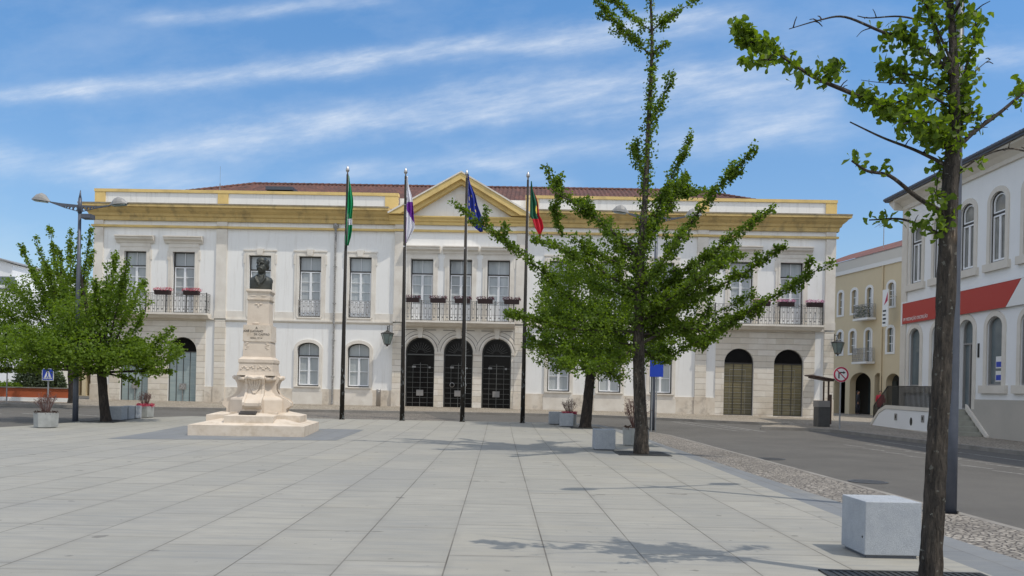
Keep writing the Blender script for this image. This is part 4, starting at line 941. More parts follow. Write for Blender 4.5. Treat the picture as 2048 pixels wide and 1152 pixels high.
flag('flag', FP[3], [(362, 1062, 1063), (385, 1061, 1069), (410, 1060, 1076), (432, 1060, 1080), (440, 1065, 1084), (456, 1070, 1086), (468, 1077, 1082), (477, 1079, 1082)],
     lambda s, t: (1 if (t > .66 or s > 1.02 - t * .35) else 0) if not ((s - .72) ** 2 + (t - .5) ** 2 * 3 < .012) else 2, [M['flag_dkgreen'], M['flag_red'], M['flag_gold']], 'limp dark green and red flag with a small golden emblem')
# ------------------------------------------------------------------ street lamps
def street_lamp():
    r = empty('street_lamp'); b = MB(); b.tube([(0, 0, 0), (0, 0, 1.2), (0, 0, 5), (0, 0, 7.55)], [.098, .095, .07, .055], 16); b.lathe([(.10, 0), (.10, .02), (.13, .02)][::-1], 16)
    b.tube([(0, 0, 7.55), (0, 0, 8.1)], [.075, .06], 12); b.tube([(0, 0, 8.1), (0, 0, 8.2), (.01, 0, 8.38)], [.05, .035, .012], 8); b.build('pole', M['lamp_blue'], r, True)
    for s in (-1, 1):
        b = MB(); dz = .05 if s < 0 else -.03
        outer = [(0, 7.58), (0, 7.84), (s * .65, 7.84 + dz), (s * 1.1, 7.9 + dz), (s * 1.1, 7.86 + dz), (s * .55, 7.72)]
        holes = [[(s * x + q * math.cos(a), z + q * math.sin(a)) for a in frange(0, 2 * math.pi, 2 * math.pi / 10)[:-1]] for x, z, q in ((.16, 7.70, .065), (.31, 7.715, .05), (.43, 7.735, .036), (.53, 7.755, .025))]
        if s > 0: outer = outer[::-1]
        b.panel(outer, holes, -.025, .025); b.panel(outer, holes, .025, -.025); a_ = b.build('arm', M['lamp_blue'], r)
        b = MB(); x0 = s * 1.08; n_ = 8; b.X = Matrix.Translation((x0, 0, 7.88 + dz)) @ Matrix.Rotation(s * R(-6), 4, 'Y')
        sec = [(0, .04, .03), (.08, .08, .11), (.2, .16, .24), (.34, .18, .29), (.5, .15, .22), (.66, .06, .04)]; rings = []
        for d, wy, hz in sec: rings.append([b._a((s * d, wy * math.cos(t), max(0, hz * math.sin(t)))) for t in frange(0, math.pi, math.pi / n_)])
        for A, B_ in zip(rings, rings[1:]):
            for i in range(n_): b.idx([A[i], A[i + 1], B_[i + 1], B_[i]])
            b.idx([A[n_], A[0], B_[0], B_[n_]])
        b.build('lamp_head', M['lamp_head'], r, False)
        b = MB(); b.X = Matrix.Translation((x0, 0, 7.87 + dz)) @ Matrix.Rotation(s * R(-6), 4, 'Y'); b.box(*sorted((s * .12, s * .58)), -.1, .1, -.03, .0); b.build('lamp_glass', M['lantern_glass'], r)
    return r
sl0 = street_lamp()
cam_lamps = [((-15.8, 29.9), 'double armed street lamp rising through the large leafy tree on the left', 0), ((5.45, 31.9), 'double armed street lamp hidden behind the tall central tree, one grey head showing', 0), ((6.06, 11.38), 'thick grey street lamp post right behind the nearest tree trunk', R(25))]
for i, ((x, y), lab, rz) in enumerate(cam_lamps):
    o = sl0 if i == 0 else copy_tree(sl0); o.location = (x, y, gz(x, y) + .045); o.rotation_euler = (0, 0, rz); o.scale = (1, 1, 1.055 if i == 1 else 1); tag(o, lab, 'street lamp', 'street lamps around the plaza')
fl = MB(); fl.box(.12, .48, -.16, .16, 7.34, 7.5); fl.bar((0, 0, 7.5), (.35, 0, 7.45), .02); fl.box(.14, .46, -.17, -.155, 7.36, 7.48); o = fl.build('floodlight', M['lamp_blue'], sl0)
# ------------------------------------------------------------------ granite cubes
def cube_seat(s=.55):
    r = empty('granite_cube'); b = MB(); f = MB(); f.box(-s / 2 + .03, s / 2 - .03, -s / 2 + .03, s / 2 - .03, 0, .05); f.build('foot', M['granite_dark'], r)
    o = MB(); o.box(-s / 2, s / 2, -s / 2, s / 2, .03, s); c = o.build('block', M['granite'], r); md = c.modifiers.new('b', 'BEVEL'); md.width = .008; md.segments = 2
    return r
cb0 = cube_seat()
cubes = [(3.72, 8.27, 1, 'large pale granite cube beside the nearest tree trunk'), (2.475, 21.98, 1, 'granite cube left of the tall central tree trunk'), (2.2, 33.0, .95, 'dark shaded granite cube at the plaza rear, left of a trunk and before a planter'), (1.82, 34.25, .95, 'pale granite cube farthest back at the plaza rear edge'),
         (-14.75, 30.9, .92, 'shaded granite cube directly right of the left tree trunk'), (-14.75, 31.52, .9, 'granite cube in the middle of the row of three by the left tree'), (-14.75, 32.12, .9, 'granite cube of the row of three nearest the red flowered planter')]
for i, (x, y, k, lab) in enumerate(cubes):
    o = cb0 if i == 0 else copy_tree(cb0); o.location = (x, y, gz(x, y) + .055); o.scale = (k, k, k); o.rotation_euler = (0, 0, R(.9)); tag(o, lab, 'granite cube', 'granite seating cubes on the plaza')
# a drilled hole on the nearest cube
b = MB(); b.lathe([(.011, 0), (.011, .004)], 10); o = b.build('drill_hole', M['sign_black'], cb0); o.rotation_euler = (0, -R(90), 0); o.location = (-.275, -.22, .2)
# ------------------------------------------------------------------ planters
def planter(kind, sc_=1.0, hgt=.5, seed=1, twh=.7, spread=.42, ntw=34):
    rs = np.random.default_rng(seed); r = empty('planter'); b = MB()
    b.lathe([(.33, .0), (.33, .03), (.40, .035), (.42, hgt - .02), (.42, hgt), (.36, hgt), (.355, hgt - .06), (.02, hgt - .06)], 6); o = b.build('pot', M['concrete'], r)
    b = MB(); b.lathe([(.355, hgt - .05), (.25, hgt + .0), (.02, hgt + .04)], 12); b.build('soil', M['soil'], r, True)
    b = MB(); tips = []
    for k in range(ntw):
        a = rs.uniform(0, 6.28); q = rs.uniform(.1, 1) ** .7; h = twh * rs.uniform(.6, 1.1) * (1 - .25 * q); e = Vector((spread * q * math.cos(a), spread * q * math.sin(a), hgt + h)); s0 = Vector((.1 * math.cos(a), .1 * math.sin(a), hgt)); m_ = s0.lerp(e, .5) + Vector((0, 0, .03))
        b.tube([s0, m_, e], [.011, .008, .004], 4); 
        for j in range(4):
            t = rs.uniform(.35, 1); p = m_.lerp(e, t); v = Vector(rs.normal(size=3)) * .07; v.z = abs(v.z) + .04; b.tube([p, p + v], [.005, .002], 3); tips.append(p + v); tips.append(p)
    b.build('twigs', M['twig'], r)
    leaf_cloud('dry_leaves', np.repeat(np.array([t[:] for t in tips]), 3, 0) + rs.normal(0, .012, (len(tips) * 3, 3)), .03, M['twig'], r, rs)
    if kind == 'red':
        a = rs.uniform(0, 6.28, 900); q = .42 * np.sqrt(rs.uniform(.25, 1, 900)); P = np.stack([q * np.cos(a), q * np.sin(a), hgt + rs.uniform(-.02, .13, 900)], 1); leaf_cloud('flowers', P, .05, M['petal_red'], r, rs)
    else:
        a = rs.uniform(0, 6.28, 300); q = .4 * np.sqrt(rs.uniform(.3, 1, 300)); P = np.stack([q * np.cos(a), q * np.sin(a), hgt + rs.uniform(-.03, .05, 300)], 1); leaf_cloud('ground_plants', P, .05, M['soil'], r, rs)
    return r
for (x, y), kind, k, rz, twh, seed, lab in (((-14.8, 26.25), 'bare', .86, .35, .75, 1, 'hexagonal concrete planter with bare reddish shrub at the left plaza edge'), ((-14.62, 32.95), 'red', .8, .1, .72, 2, 'hexagonal planter ringed with crimson flowers near the left tree'),
        ((2.38, 34.05), 'red', .8, .3, .8, 3, 'planter with crimson flowers behind the dark cube at the plaza rear'), ((3.62, 23.9), 'bare', .92, 0, .95, 4, 'grey planter with tall bare twigs behind the tall central tree trunk')):
    o = planter(kind, seed=seed, twh=twh, hgt=.56); o.location = (x, y, gz(x, y) + .055); o.scale = (k, k, k); o.rotation_euler = (0, 0, rz); tag(o, lab, 'planter', 'hexagonal planters on the plaza')
# ------------------------------------------------------------------ tree grates
def grate(x, y, lab, s=1.35):
    r = MB(); h = s / 2; r.box(-h, h, -h, -h + .04, 0, .012); r.box(-h, h, h - .04, h, 0, .012); r.box(-h, -h + .04, -h, h, 0, .0119); r.box(h - .04, h, -h, h, 0, .0119)
    for k in range(22): xx = -h + .05 + (s - .1) * k / 21; r.box(xx - .016, xx + .016, -h + .02, h - .02, -.01, .009)
    r.box(-h + .01, h - .01, -h + .01, h - .01, -.02, .002); r.box(-h, h, -.03, .03, 0, .0105)
    o = r.build('tree_grate', M['iron'], None, False, (x, y, gz(x, y) + .058)); tag(o, lab, 'tree grate', 'iron grates round the tree trunks')
grate(3.31, 20.84, 'dark iron grate in the paving round the tall central tree trunk', 1.3); grate(3.5, 6.66, 'dark iron grate at the foot of the nearest tree, cut by the picture edge', 1.45)
grate(2.91, 32.48, 'dark grate under the short dense tree at the plaza rear', 1.2); grate(-14.76, 29.97, 'dark grate under the large left tree', 1.2)
# ------------------------------------------------------------------ trees
def bez(P, n):  # smooth polyline through points (Catmull-Rom)
    P = [Vector(p) for p in P]; Q = [P[0] * 2 - P[1]] + P + [P[-1] * 2 - P[-2]]; out = []
    for i in range(1, len(Q) - 2):
        for k in range(n):
            t = k / n; a, b_, c, d = Q[i - 1], Q[i], Q[i + 1], Q[i + 2]
            out.append(.5 * ((2 * b_) + (c - a) * t + (2 * a - 5 * b_ + 4 * c - d) * t * t + (3 * b_ - a - 3 * c + d) * t ** 3))
    return out + [P[-1]]
def tree(name, base, trunk, radii, branches, lsize, lm, bm, label, cat, seed, shape=QUAD, jit=.12, extra=None, tn=14, rn=6, shoots=0):
    """branches: (points, r0, r1, t0, t1, leaves per metre, spread0, spread1, twigs per metre)"""
    rs = np.random.default_rng(seed); B0 = Vector(base); r = empty(name, base); b = MB(); S = bez(trunk, rn); rr = np.interp(np.linspace(0, len(radii) - 1, len(S)), range(len(radii)), radii)
    b.tube([p - B0 for p in S], list(rr), tn, jit=jit); P = []
    more = []
    for pts, r0, r1, t0, t1, dens, s0, s1, tw in branches if shoots else []:
        Q = bez(pts, 6); L = sum((Q[k + 1] - Q[k]).length for k in range(len(Q) - 1))
        if r0 < .015 or L < 1: continue
        for k in range(int(L * shoots)):
            j = int(rs.uniform(.15, .9) * (len(Q) - 1)); j = min(j, len(Q) - 2); d = (Q[j + 1] - Q[j]).normalized(); v = Vector(rs.normal(size=3)); v = (v - d * v.dot(d)).normalized()
            l_ = rs.uniform(.22, .55); e = Q[j] + d * l_ * .55 + v * l_ * .7 + Vector((0, 0, l_ * .35)); more.append(([Q[j], Q[j].lerp(e, .5) - Vector((0, 0, .03)), e], .012, .004, .15, 1, dens * .75, .10, .06, 0))
    for pts, r0, r1, t0, t1, dens, s0, s1, tw in list(branches) + more:
        Q = bez(pts, 6); n_ = len(Q); b.tube([p - B0 for p in Q], [r0 + (r1 - r0) * (k / (n_ - 1)) ** .8 for k in range(n_)], 7, jit=.08)
        L = sum((Q[k + 1] - Q[k]).length for k in range(n_ - 1)); m = int(L * dens * (t1 - t0))
        # leaves gather in rosettes on short spurs
        k_ = max(1, m // 5); ts = rs.uniform(t0, t1, k_); ph = rs.uniform(0, 9); ts = ts[rs.random(k_) < np.clip(.72 + .55 * np.sin(ts * L * 3.1 + ph) * np.sin(ts * L * 1.3 + ph * 2), .12, 1)]; k_ = len(ts); C_ = np.array([q[:] for q in Q]); idx = ts * (n_ - 1); i0 = np.minimum(idx.astype(int), n_ - 2); f = (idx - i0)[:, None]; ctr = C_[i0] * (1 - f) + C_[i0 + 1] * f
        sp = (s0 + (s1 - s0) * ts)[:, None]; d = rs.normal(size=(k_, 3)); d /= np.linalg.norm(d, axis=1)[:, None]; ctr = ctr + d * sp * rs.random((k_, 1)) ** .6
        P.append(np.repeat(ctr, 5, 0) + rs.normal(0, lsize * .5, (k_ * 5, 3)))
        for k in range(int(L * tw)):
            t = rs.uniform(.1, 1); j = min(n_ - 2, int(t * (n_ - 1))); p = Q[j].lerp(Q[j + 1], rs.random()); v = Vector(rs.normal(size=3)).normalized() * rs.uniform(.03, .13) * (1.6 if lsize > .09 else 1); v.z = v.z * .6 + .02
            b.tube([p - B0, p + v * .5 + Vector((0, 0, .01)) - B0, p + v - B0], [.006, .0045, .003], 4)
    if extra is not None: P.append(extra)
    b.build('trunk', bm, r, True); P = np.concatenate(P) - np.array(base)
    leaf_cloud('crown', P, lsize, lm, r, rs, shape); return tag(r, label, cat)
def px(pts, Y, dY=0.0):
    n_ = len(pts); return [at(x, y, Y + dY * k / (n_ - 1)) for k, (x, y) in enumerate(pts)]
rs_ = np.random.default_rng(21)
def blob(n_, parts):
    out = []; tot = sum(p[2][0] * p[2][1] * p[2][2] for p in parts)
    for cx, cy, rad, dY in parts:
        c = at(cx, cy, DY_ + dY); k = int(n_ * rad[0] * rad[1] * rad[2] / tot); d = rs_.normal(size=(k, 3)); d /= np.linalg.norm(d, axis=1)[:, None]; q = rs_.random((k, 1)) ** .45; P = np.array(c[:]) + d * q * np.array(rad)
        keep = np.array([mnoise.noise(Vector(p) * 1.35) > -.12 for p in P]); out.append(P[keep])
    return np.concatenate(out)
# tall ginkgo in the middle
TY = 20.84; br = []
main = [([(1275, 650), (1200, 632), (1130, 590), (1060, 520), (985, 465), (903, 403)], .6), ([(1279, 590), (1200, 540), (1130, 500), (1065, 476)], -.9), ([(1282, 520), (1210, 450), (1140, 400), (1112, 370), (1090, 335)], .4),
        ([(1140, 400), (1118, 395), (1108, 425), (1125, 470)], .8), ([(1275, 665), (1160, 660), (1080, 640), (1012, 625)], -.7), ([(1278, 700), (1200, 715), (1120, 690), (1045, 690)], .8),
        ([(1284, 520), (1308, 440), (1345, 350), (1384, 268)], .3), ([(1284, 580), (1350, 490), (1420, 395), (1465, 345), (1510, 297)], -.6), ([(1282, 610), (1370, 545), (1470, 470), (1555, 407)], .5), ([(1280, 645), (1380, 600), (1480, 550), (1572, 488)], -.5),
        ([(1278, 690), (1350, 655), (1430, 660), (1520, 610), (1600, 560), (1668, 522)], -1.0), ([(1278, 680), (1320, 640), (1380, 560), (1440, 520), (1490, 510)], 1.0), ([(1284, 500), (1330, 420), (1360, 380), (1372, 350)], 1.2),
        ([(1290, 400), (1285, 340), (1262, 290)], .5), ([(1296, 260), (1322, 205), (1340, 145)], .2), ([(1303, 112), (1262, 75), (1230, 40), (1186, -5)], .3), ([(1304, 62), (1270, 40), (1240, 10), (1215, -10)], -.3), ([(1304, 60), (1345, 30), (1396, -2)], .2), ([(1302, 115), (1320, 95), (1342, 84)], 0),
        ([(1290, 420), (1330, 390), (1370, 385), (1420, 380)], 1.5), ([(1283, 520), (1230, 480), (1180, 420), (1150, 400)], 1.6), ([(1280, 640), (1340, 640), (1400, 690), (1430, 660)], 2.0), ([(1275, 690), (1230, 720), (1160, 740), (1120, 720)], -1.5), ([(1277, 690), (1320, 720), (1380, 690), (1450, 660)], 1.4),
        ]
for pts, d in main:
    low = pts[0][1] > 480; br.append((px(pts, TY, d * 1.6), .042 if low else .02, .006, .12, 1, 560 if low else 480, .26 if low else .18, .09, 2.5))
rr_ = random.Random(3)
for k in range(15):
    z0 = rr_.uniform(490, 700); a = rr_.uniform(0, 6.28); L = rr_.uniform(1.4, 2.9); p0 = at(1281, z0, TY); hx, hy = math.cos(a) * L, math.sin(a) * L; up_ = L * rr_.uniform(.15, .55)
    br.append(([p0, p0 + Vector((hx * .5, hy * .5, up_ * .35)), p0 + Vector((hx, hy, up_))], .03, .006, .15, 1, 420, .27, .13, 1))
trk = [(1283, 913), (1283, 860), (1280, 800), (1277, 720), (1277, 640), (1282, 500), (1290, 400), (1297, 250), (1304, 100), (1301, -20), (1300, -180)]
DY_ = TY; ex1 = blob(9000, [(1150, 560, (1.0, .9, .7), .3), (1200, 640, (1.0, 1.0, .6), -.4), (1290, 600, (.8, .9, .8), .2), (1370, 610, (.8, .9, .45), .4), (1400, 655, (.9, .8, .35), -.2), (1110, 620, (.7, .7, .5), 0), (1230, 500, (.6, .7, .5), .3)])
tp = px(trk, TY); stem = [([at(1283, 560, TY), at(1291, 400, TY), at(1298, 240, TY)], .01, .01, 0, 1, 520, .30, .20, 0), ([at(1298, 240, TY), at(1304, 100, TY), at(1300, -150, TY)], .01, .005, 0, 1, 330, .18, .14, 0), ([at(1280, 660, TY), at(1283, 470, TY)], .01, .01, 0, 1, 700, .5, .4, 0)]
tree('ginkgo_tree', (tp[0].x, tp[0].y, .04), [Vector((tp[0].x, TY, .0))] + tp[1:], [.20, .165, .15, .145, .13, .1, .075, .055, .04, .03, .012], br + stem, .078, M['leaf'], M['bark'], 'tall slender ginkgo with long upswept leafy branches in the middle of the plaza', 'tree', 11, jit=.13, extra=ex1, rn=14, tn=18, shoots=1.6)
# nearest ginkgo
NY = 6.93; nb = []
def nbr(pts, d, r0, r1, t0, t1, dens, s0=.13, s1=.08, tw=5): nb.append((px(pts, NY, d), r0, r1, t0, t1, dens, s0, s1, tw))
nbr([(1903, 297), (1850, 265), (1790, 225), (1700, 185), (1620, 150), (1550, 100), (1500, 78), (1467, 34)], .5, .034, .006, .0, .38, 330, .13, .12); P_ = [(1700, 185), (1620, 150), (1550, 105), (1500, 80), (1478, 62)]
nbr(P_, .15, .012, .005, .12, 1, 560, .12, .07); nbr([(1800, 230), (1760, 205), (1700, 185)], .1, .012, .008, 0, 1, 420, .12, .1); nbr([(1550, 120), (1520, 120), (1488, 128)], -.1, .007, .003, .1, 1, 360, .06, .04); nbr([(1640, 165), (1665, 150), (1690, 128)], .2, .007, .003, .3, 1, 260, .07, .05)
nbr([(1906, 150), (1870, 118), (1810, 80), (1760, 62), (1690, 34), (1640, 40), (1578, 58)], -.5, .024, .003, .08, .48, 520, .12, .07); nbr([(1858, 45), (1800, 33), (1740, 36), (1715, 32)], .3, .01, .004, 0, .1, 60); nbr([(1745, 55), (1725, 62), (1713, 74)], .1, .006, .002, 0, .1, 10)
nbr([(1893, 330), (1830, 300), (1765, 275), (1700, 244)], .4, .018, .006, .3, .5, 50); nbr([(1885, 425), (1835, 395), (1780, 352), (1735, 342), (1704, 322)], -.4, .024, .008, .5, 1, 260, .09, .09); nbr([(1890, 474), (1850, 455), (1800, 438), (1738, 440)], .3, .018, .006, .1, 1, 330, .1, .07)
nbr([(1915, 295), (1950, 262), (2000, 225), (2048, 185), (2110, 140)], .3, .024, .01, .5, 1, 130, .1, .1); nbr([(1915, 345), (1960, 315), (2010, 298), (2048, 302), (2090, 320)], -.2, .01, .005, 0, .2, 90, .06, .04)
nbr([(1907, 300), (1925, 235), (1926, 160), (1945, 90), (1952, 40)], .2, .02, .006, .2, 1, 330, .12, .1); nbr([(1898, 140), (1872, 70), (1852, -10)], .2, .022, .01, 0, 1, 90, .12, .1); nbr([(1903, 190), (1860, 160), (1800, 145), (1765, 140)], .35, .014, .005, .1, 1, 420, .13, .08)
nbr([(1902, 215), (1850, 190), (1790, 205), (1762, 212)], -.3, .012, .005, .1, 1, 360, .12, .08); nbr([(1900, 300), (1880, 260), (1840, 240), (1800, 250)], -.4, .012, .005, .1, 1, 430, .13, .09); nbr([(1925, 235), (1950, 225), (1965, 250)], .1, .008, .003, .2, 1, 230, .07, .06); nbr([(1905, 60), (1935, 40), (1950, 22)], .1, .008, .003, .2, 1, 230, .08, .06)
nbr([(1895, 470), (1885, 420), (1868, 380)], -.2, .01, .004, 0, 1, 330, .10, .09); nbr([(1905, 130), (1862, 30), (1845, 0)], -.3, .012, .006, .3, 1, 260, .1, .1); nbr([(1900, 330), (1880, 340), (1872, 385)], .2, .008, .004, .2, 1, 260, .08, .07); nbr([(1905, 30), (1880, -20), (1850, -60)], .3, .016, .006, .1, 1, 260, .14, .12); nbr([(1905, 30), (1940, -20), (1990, -60)], -.3, .016, .006, .1, 1, 260, .14, .12)
nbr([(1895, 190), (1830, 170), (1760, 165), (1722, 160)], .1, .006, .002, .1, .3, 90); nbr([(1920, 170), (1965, 130), (1982, 118)], .1, .006, .002, 0, .2, 120, .06, .04)
ntr = [(1860, 1172), (1862, 1150), (1866, 1050), (1874, 900), (1884, 750), (1890, 620), (1896, 480), (1903, 340), (1908, 270), (1909, 180), (1905, 80), (1898, -20), (1890, -160)]
ntp = px(ntr, NY); nb.append(([at(1905, 265, NY), at(1909, 160, NY), at(1905, 20, NY), at(1900, -150, NY)], .01, .01, 0, 1, 260, .13, .10, 3))
tree('ginkgo_tree', (ntp[0].x, NY, .05), ntp, [.125, .093, .083, .078, .072, .07, .067, .062, .05, .036, .03, .025, .015], nb, .057, M['leaf_near'], M['bark'], 'nearest ginkgo with dark furrowed trunk and sparse fan leaved branches at the right edge', 'tree', 5, shape=FAN, jit=.26, tn=40, rn=26)
# dense tree behind
DY = 32.48; rs_ = np.random.default_rng(21)
DY_ = DY; ex = blob(30000, [(1200, 690, (2.5, 2.0, 1.15), 0), (1120, 700, (1.3, 1.4, .9), -.4), (1285, 680, (1.3, 1.4, .9), .3), (1180, 610, (2.2, 1.8, 1.3), 0), (1120, 600, (1.3, 1.2, 1.1), .5), (1280, 600, (1.5, 1.4, 1.2), .2), (1160, 540, (1.3, 1.2, 1.0), 0), (1225, 730, (1.4, 1.4, .7), -.3), (1110, 655, (1.1, 1.2, .9), .2)])
br = []
for q in [(1060, 700), (1050, 640), (1080, 560), (1130, 500), (1180, 470), (1250, 500), (1300, 560), (1350, 610), (1365, 680), (1340, 700), (1110, 740), (1220, 560), (1245, 770), (1180, 770)]:
    d = rs_.uniform(-1.3, 1.3); br.append((px([(1180, 735), ((1180 + q[0]) / 2, (735 + q[1]) / 2 - 12), q], DY, d), .05, .012, .5, 1, 260, .4, .22, .6))
trk = px([(1170, 862), (1171, 850), (1176, 800), (1181, 745), (1185, 680), (1190, 560)], DY); tree('dense_tree', (trk[0].x, DY, gz(2.9, DY) + .03), trk, [.36, .24, .20, .18, .13, .04], br, .105, M['leaf'], M['bark_far'], 'short dense dark green tree behind the tall ginkgo, near the plaza rear', 'tree', 8, extra=ex, tn=12)
# big spreading tree on the left
DY_ = LY = 29.97; ex = blob(30000, [(190, 700, (2.6, 2.2, .95), 0), (80, 690, (1.7, 1.8, .8), -.3), (300, 700, (1.15, 1.4, .75), .2), (190, 630, (1.7, 1.6, 1.0), 0), (245, 590, (.9, 1.1, .75), -.3), (165, 722, (1.7, 1.6, .55), 0), (250, 725, (1.5, 1.4, .6), -.3), (345, 705, (.45, .6, .35), 0)])
br = []
for q, bend in [((120, 560), 0), ((215, 520), 0), ((190, 560), 0), ((232, 505), 0), ((255, 520), 10), ((290, 560), 0), ((300, 600), 20), ((345, 655), 20), ((368, 700), 20), ((345, 745), 0), ((280, 765), 0), ((40, 650), 0), ((20, 690), 0), ((50, 725), 0), ((140, 755), 0), ((100, 600), 0)]:
    d = rs_.uniform(-1.5, 1.5); m_ = ((205 * .45 + q[0] * .55), (740 * .42 + q[1] * .58) + bend); br.append((px([(205, 745), m_, q], LY, d), .05, .008, .45, 1, 300, .34, .07, 1.2))
trk = px([(213, 846), (211, 830), (206, 790), (203, 750), (190, 690), (170, 600), (160, 540)], LY); tree('spreading_tree', (trk[0].x, LY, gz(-14.7, LY) + .04), trk, [.23, .18, .16, .15, .11, .06, .03], br, .105, M['leaf_light'], M['bark_far'], 'broad bright green tree wrapping the street lamp on the left', 'tree', 9, extra=ex, tn=12)
# second tree, farther back on the left
DY_ = BY = 38.6; ex = blob(26000, [(60, 600, (1.7, 1.6, 1.2), 0), (-10, 660, (1.9, 1.8, 1.5), .2), (120, 560, (1.3, 1.3, 1.1), -.2), (30, 700, (2.0, 1.8, 1.0), 0), (150, 630, (1.5, 1.4, 1.2), 0), (-60, 700, (1.6, 1.6, 1.2), 0)]); br = []
for q in [(40, 488), (55, 520), (70, 472), (98, 447), (118, 500), (140, 458), (158, 470), (183, 455), (186, 500), (15, 560), (-30, 600), (-70, 660), (-40, 740), (20, 740), (90, 520)]:
    d = rs_.uniform(-1.5, 1.5); m_ = (143 * .5 + q[0] * .5, 735 * .45 + q[1] * .55); br.append((px([(144, 740), m_, q], BY, d), .06, .008, .35, 1, 260, .34, .08, 1.2))
trk = px([(146, 806), (146, 790), (144, 750), (142, 690), (130, 600), (120, 530)], BY); tree('spreading_tree', (trk[0].x, BY, gz(-20, BY) + .02), trk, [.24, .2, .18, .13, .08, .03], br, .115, M['leaf_light'], M['bark_far'], 'farther tree whose thin upper shoots rise left of the street lamp', 'tree', 19, extra=ex, tn=12)
# ------------------------------------------------------------------ signs
def post_sign(name, loc, build, lab, cat='road sign', rz=0):
    r = empty(name, loc, rz); build(r); return tag(r, lab, cat)
def no_turn(r):
    b = MB(); b.bar((0, 0, 0), (0, 0, 2.55), .032, n=10); b.build('post', M['galv'], r)
    zc = 2.3; f = MB(); n_ = 36; f.X = Matrix.Translation((0, 0, zc)) @ Matrix.Rotation(R(90), 4, 'X')
    f.lathe([(.33, .035), (.33, .05), (.01, .05)], n_); d = f.build('disc', M['sign_white'], r)
    f = MB(); C_ = lambda q, t: (q * math.cos(t), -.052, zc + q * math.sin(t))
    for k in range(n_): a, c = 2 * math.pi * k / n_, 2 * math.pi * (k + 1) / n_; f.face([C_(.32, a), C_(.32, c), C_(.25, c), C_(.25, a)])
    f.build('ring', M['sign_red'], d); f = MB(); f.X = Matrix.Translation((0, -.054, zc)) @ Matrix.Rotation(R(45), 4, 'Y'); f.box(-.26, .26, -.002, 0, -.022, .022); f.build('bar', M['sign_red'], d)
    f = MB(); f.box(-.12, -.065, -.053, -.051, zc - .17, zc + .1); f.box(-.12, .1, -.0535, -.0515, zc + .055, zc + .11); f.prism([(.09, zc + .02), (.19, zc + .083), (.09, zc + .145)], -.053, -.051); f.build('arrow', M['sign_black'], d)
p = G(1679, 858, .12); post_sign('road_sign', p, no_turn, 'round red ringed no turn sign on a thin grey post at the right corner')
def cross_sign(r):
    b = MB(); b.bar((0, 0, 0), (0, 0, 2.6), .035, n=10); b.build('post', M['galv'], r)
    b = MB(); b.box(-.26, .26, -.06, -.04, 2.08, 2.62); pl = b.build('panel', M['blue'], r); b = MB(); b.prism([(-.17, 2.2), (.17, 2.2), (.05, 2.5), (-.05, 2.5)], -.064, -.061); b.box(-.2, .2, -.064, -.061, 2.15, 2.19); b.build('symbol', M['sign_white'], pl)
    b = MB(); b.ball((0, -.07, 2.43), (.025, .005, .025), 8); b.prism([(-.04, 2.4), (.04, 2.4), (.03, 2.3), (.07, 2.2), (.03, 2.2), (0, 2.28), (-.04, 2.2), (-.08, 2.2), (-.03, 2.32)], -.068, -.065); b.build('walker_symbol', M['blue'], pl)
    b = MB(); b.panel([(-.27, 2.07), (.27, 2.07), (.27, 2.63), (-.27, 2.63)], [[(-.245, 2.095), (.245, 2.095), (.245, 2.605), (-.245, 2.605)]], -.063, -.039); b.build('rim', M['sign_white'], pl)
d_ = at(97, 749, 38.5); post_sign('road_sign', (d_.x, 38.5, d_.z - 2.35), cross_sign, 'square blue pedestrian crossing sign seen under the left tree')
def blue_back(r):
    b = MB(); b.bar((-.06, 0, 0), (-.06, 0, 2.55), .028, n=8); b.bar((.1, 0, 0), (.1, 0, 2.3), .022, n=8); b.build('post', M['galv'], r); b = MB(); b.box(-.16, .34, -.05, -.035, 2.08, 2.72); b.build('panel', M['blue'], r)
post_sign('road_sign', (5.36, 31.2, gz(5.3, 31.2) + .04), blue_back, 'tilted blue sign panel half hidden by leaves beside the tall ginkgo', rz=R(-10))
def grey_back(r):
    b = MB(); b.bar((0, 0, 0), (0, 0, 2.1), .03, n=8); b.build('post', M['galv'], r); b = MB(); b.box(-.24, .24, .03, .045, 1.55, 2.0); b.build('panel', M['galv'], r)
p = G(13, 808); post_sign('road_sign', (p.x, p.y, p.z), grey_back, 'small grey sign panel on a thin post at the far left')
# canopy bin
p = G(1643, 853, .12); r = empty('canopy_bin', p, R(4)); tag(r, 'anthracite bin cabinet under a slanted brown canopy by the right corner of the hall', 'waste bin')
b = MB(); b.box(-.26, .26, -.25, .25, 0, .86); b.build('cabinet', M['anthracite'], r); b = MB(); b.box(-.28, -.12, -.27, .27, .865, 1.14); b.box(-.115, .24, -.27, .27, .865, 1.14); b.build('hopper', M['bin_grey'], r)
b = MB(); b.box(.24, .30, -.06, 0, 0, 2.0); b.box(.30, .42, -.05, .0, .1, 1.42); b.box(.1, .15, .1, .16, 1.14, 2.0); b.build('posts', M['rust'], r)
b = MB(); b.X = Matrix.Translation((-.05, 0, 2.12)) @ Matrix.Rotation(R(9), 4, 'Y'); b.box(-.62, .5, -.4, .4, 0, .05); b.box(-.45, .42, -.35, .35, -.06, -.001); b.build('canopy', M['rust'], r)
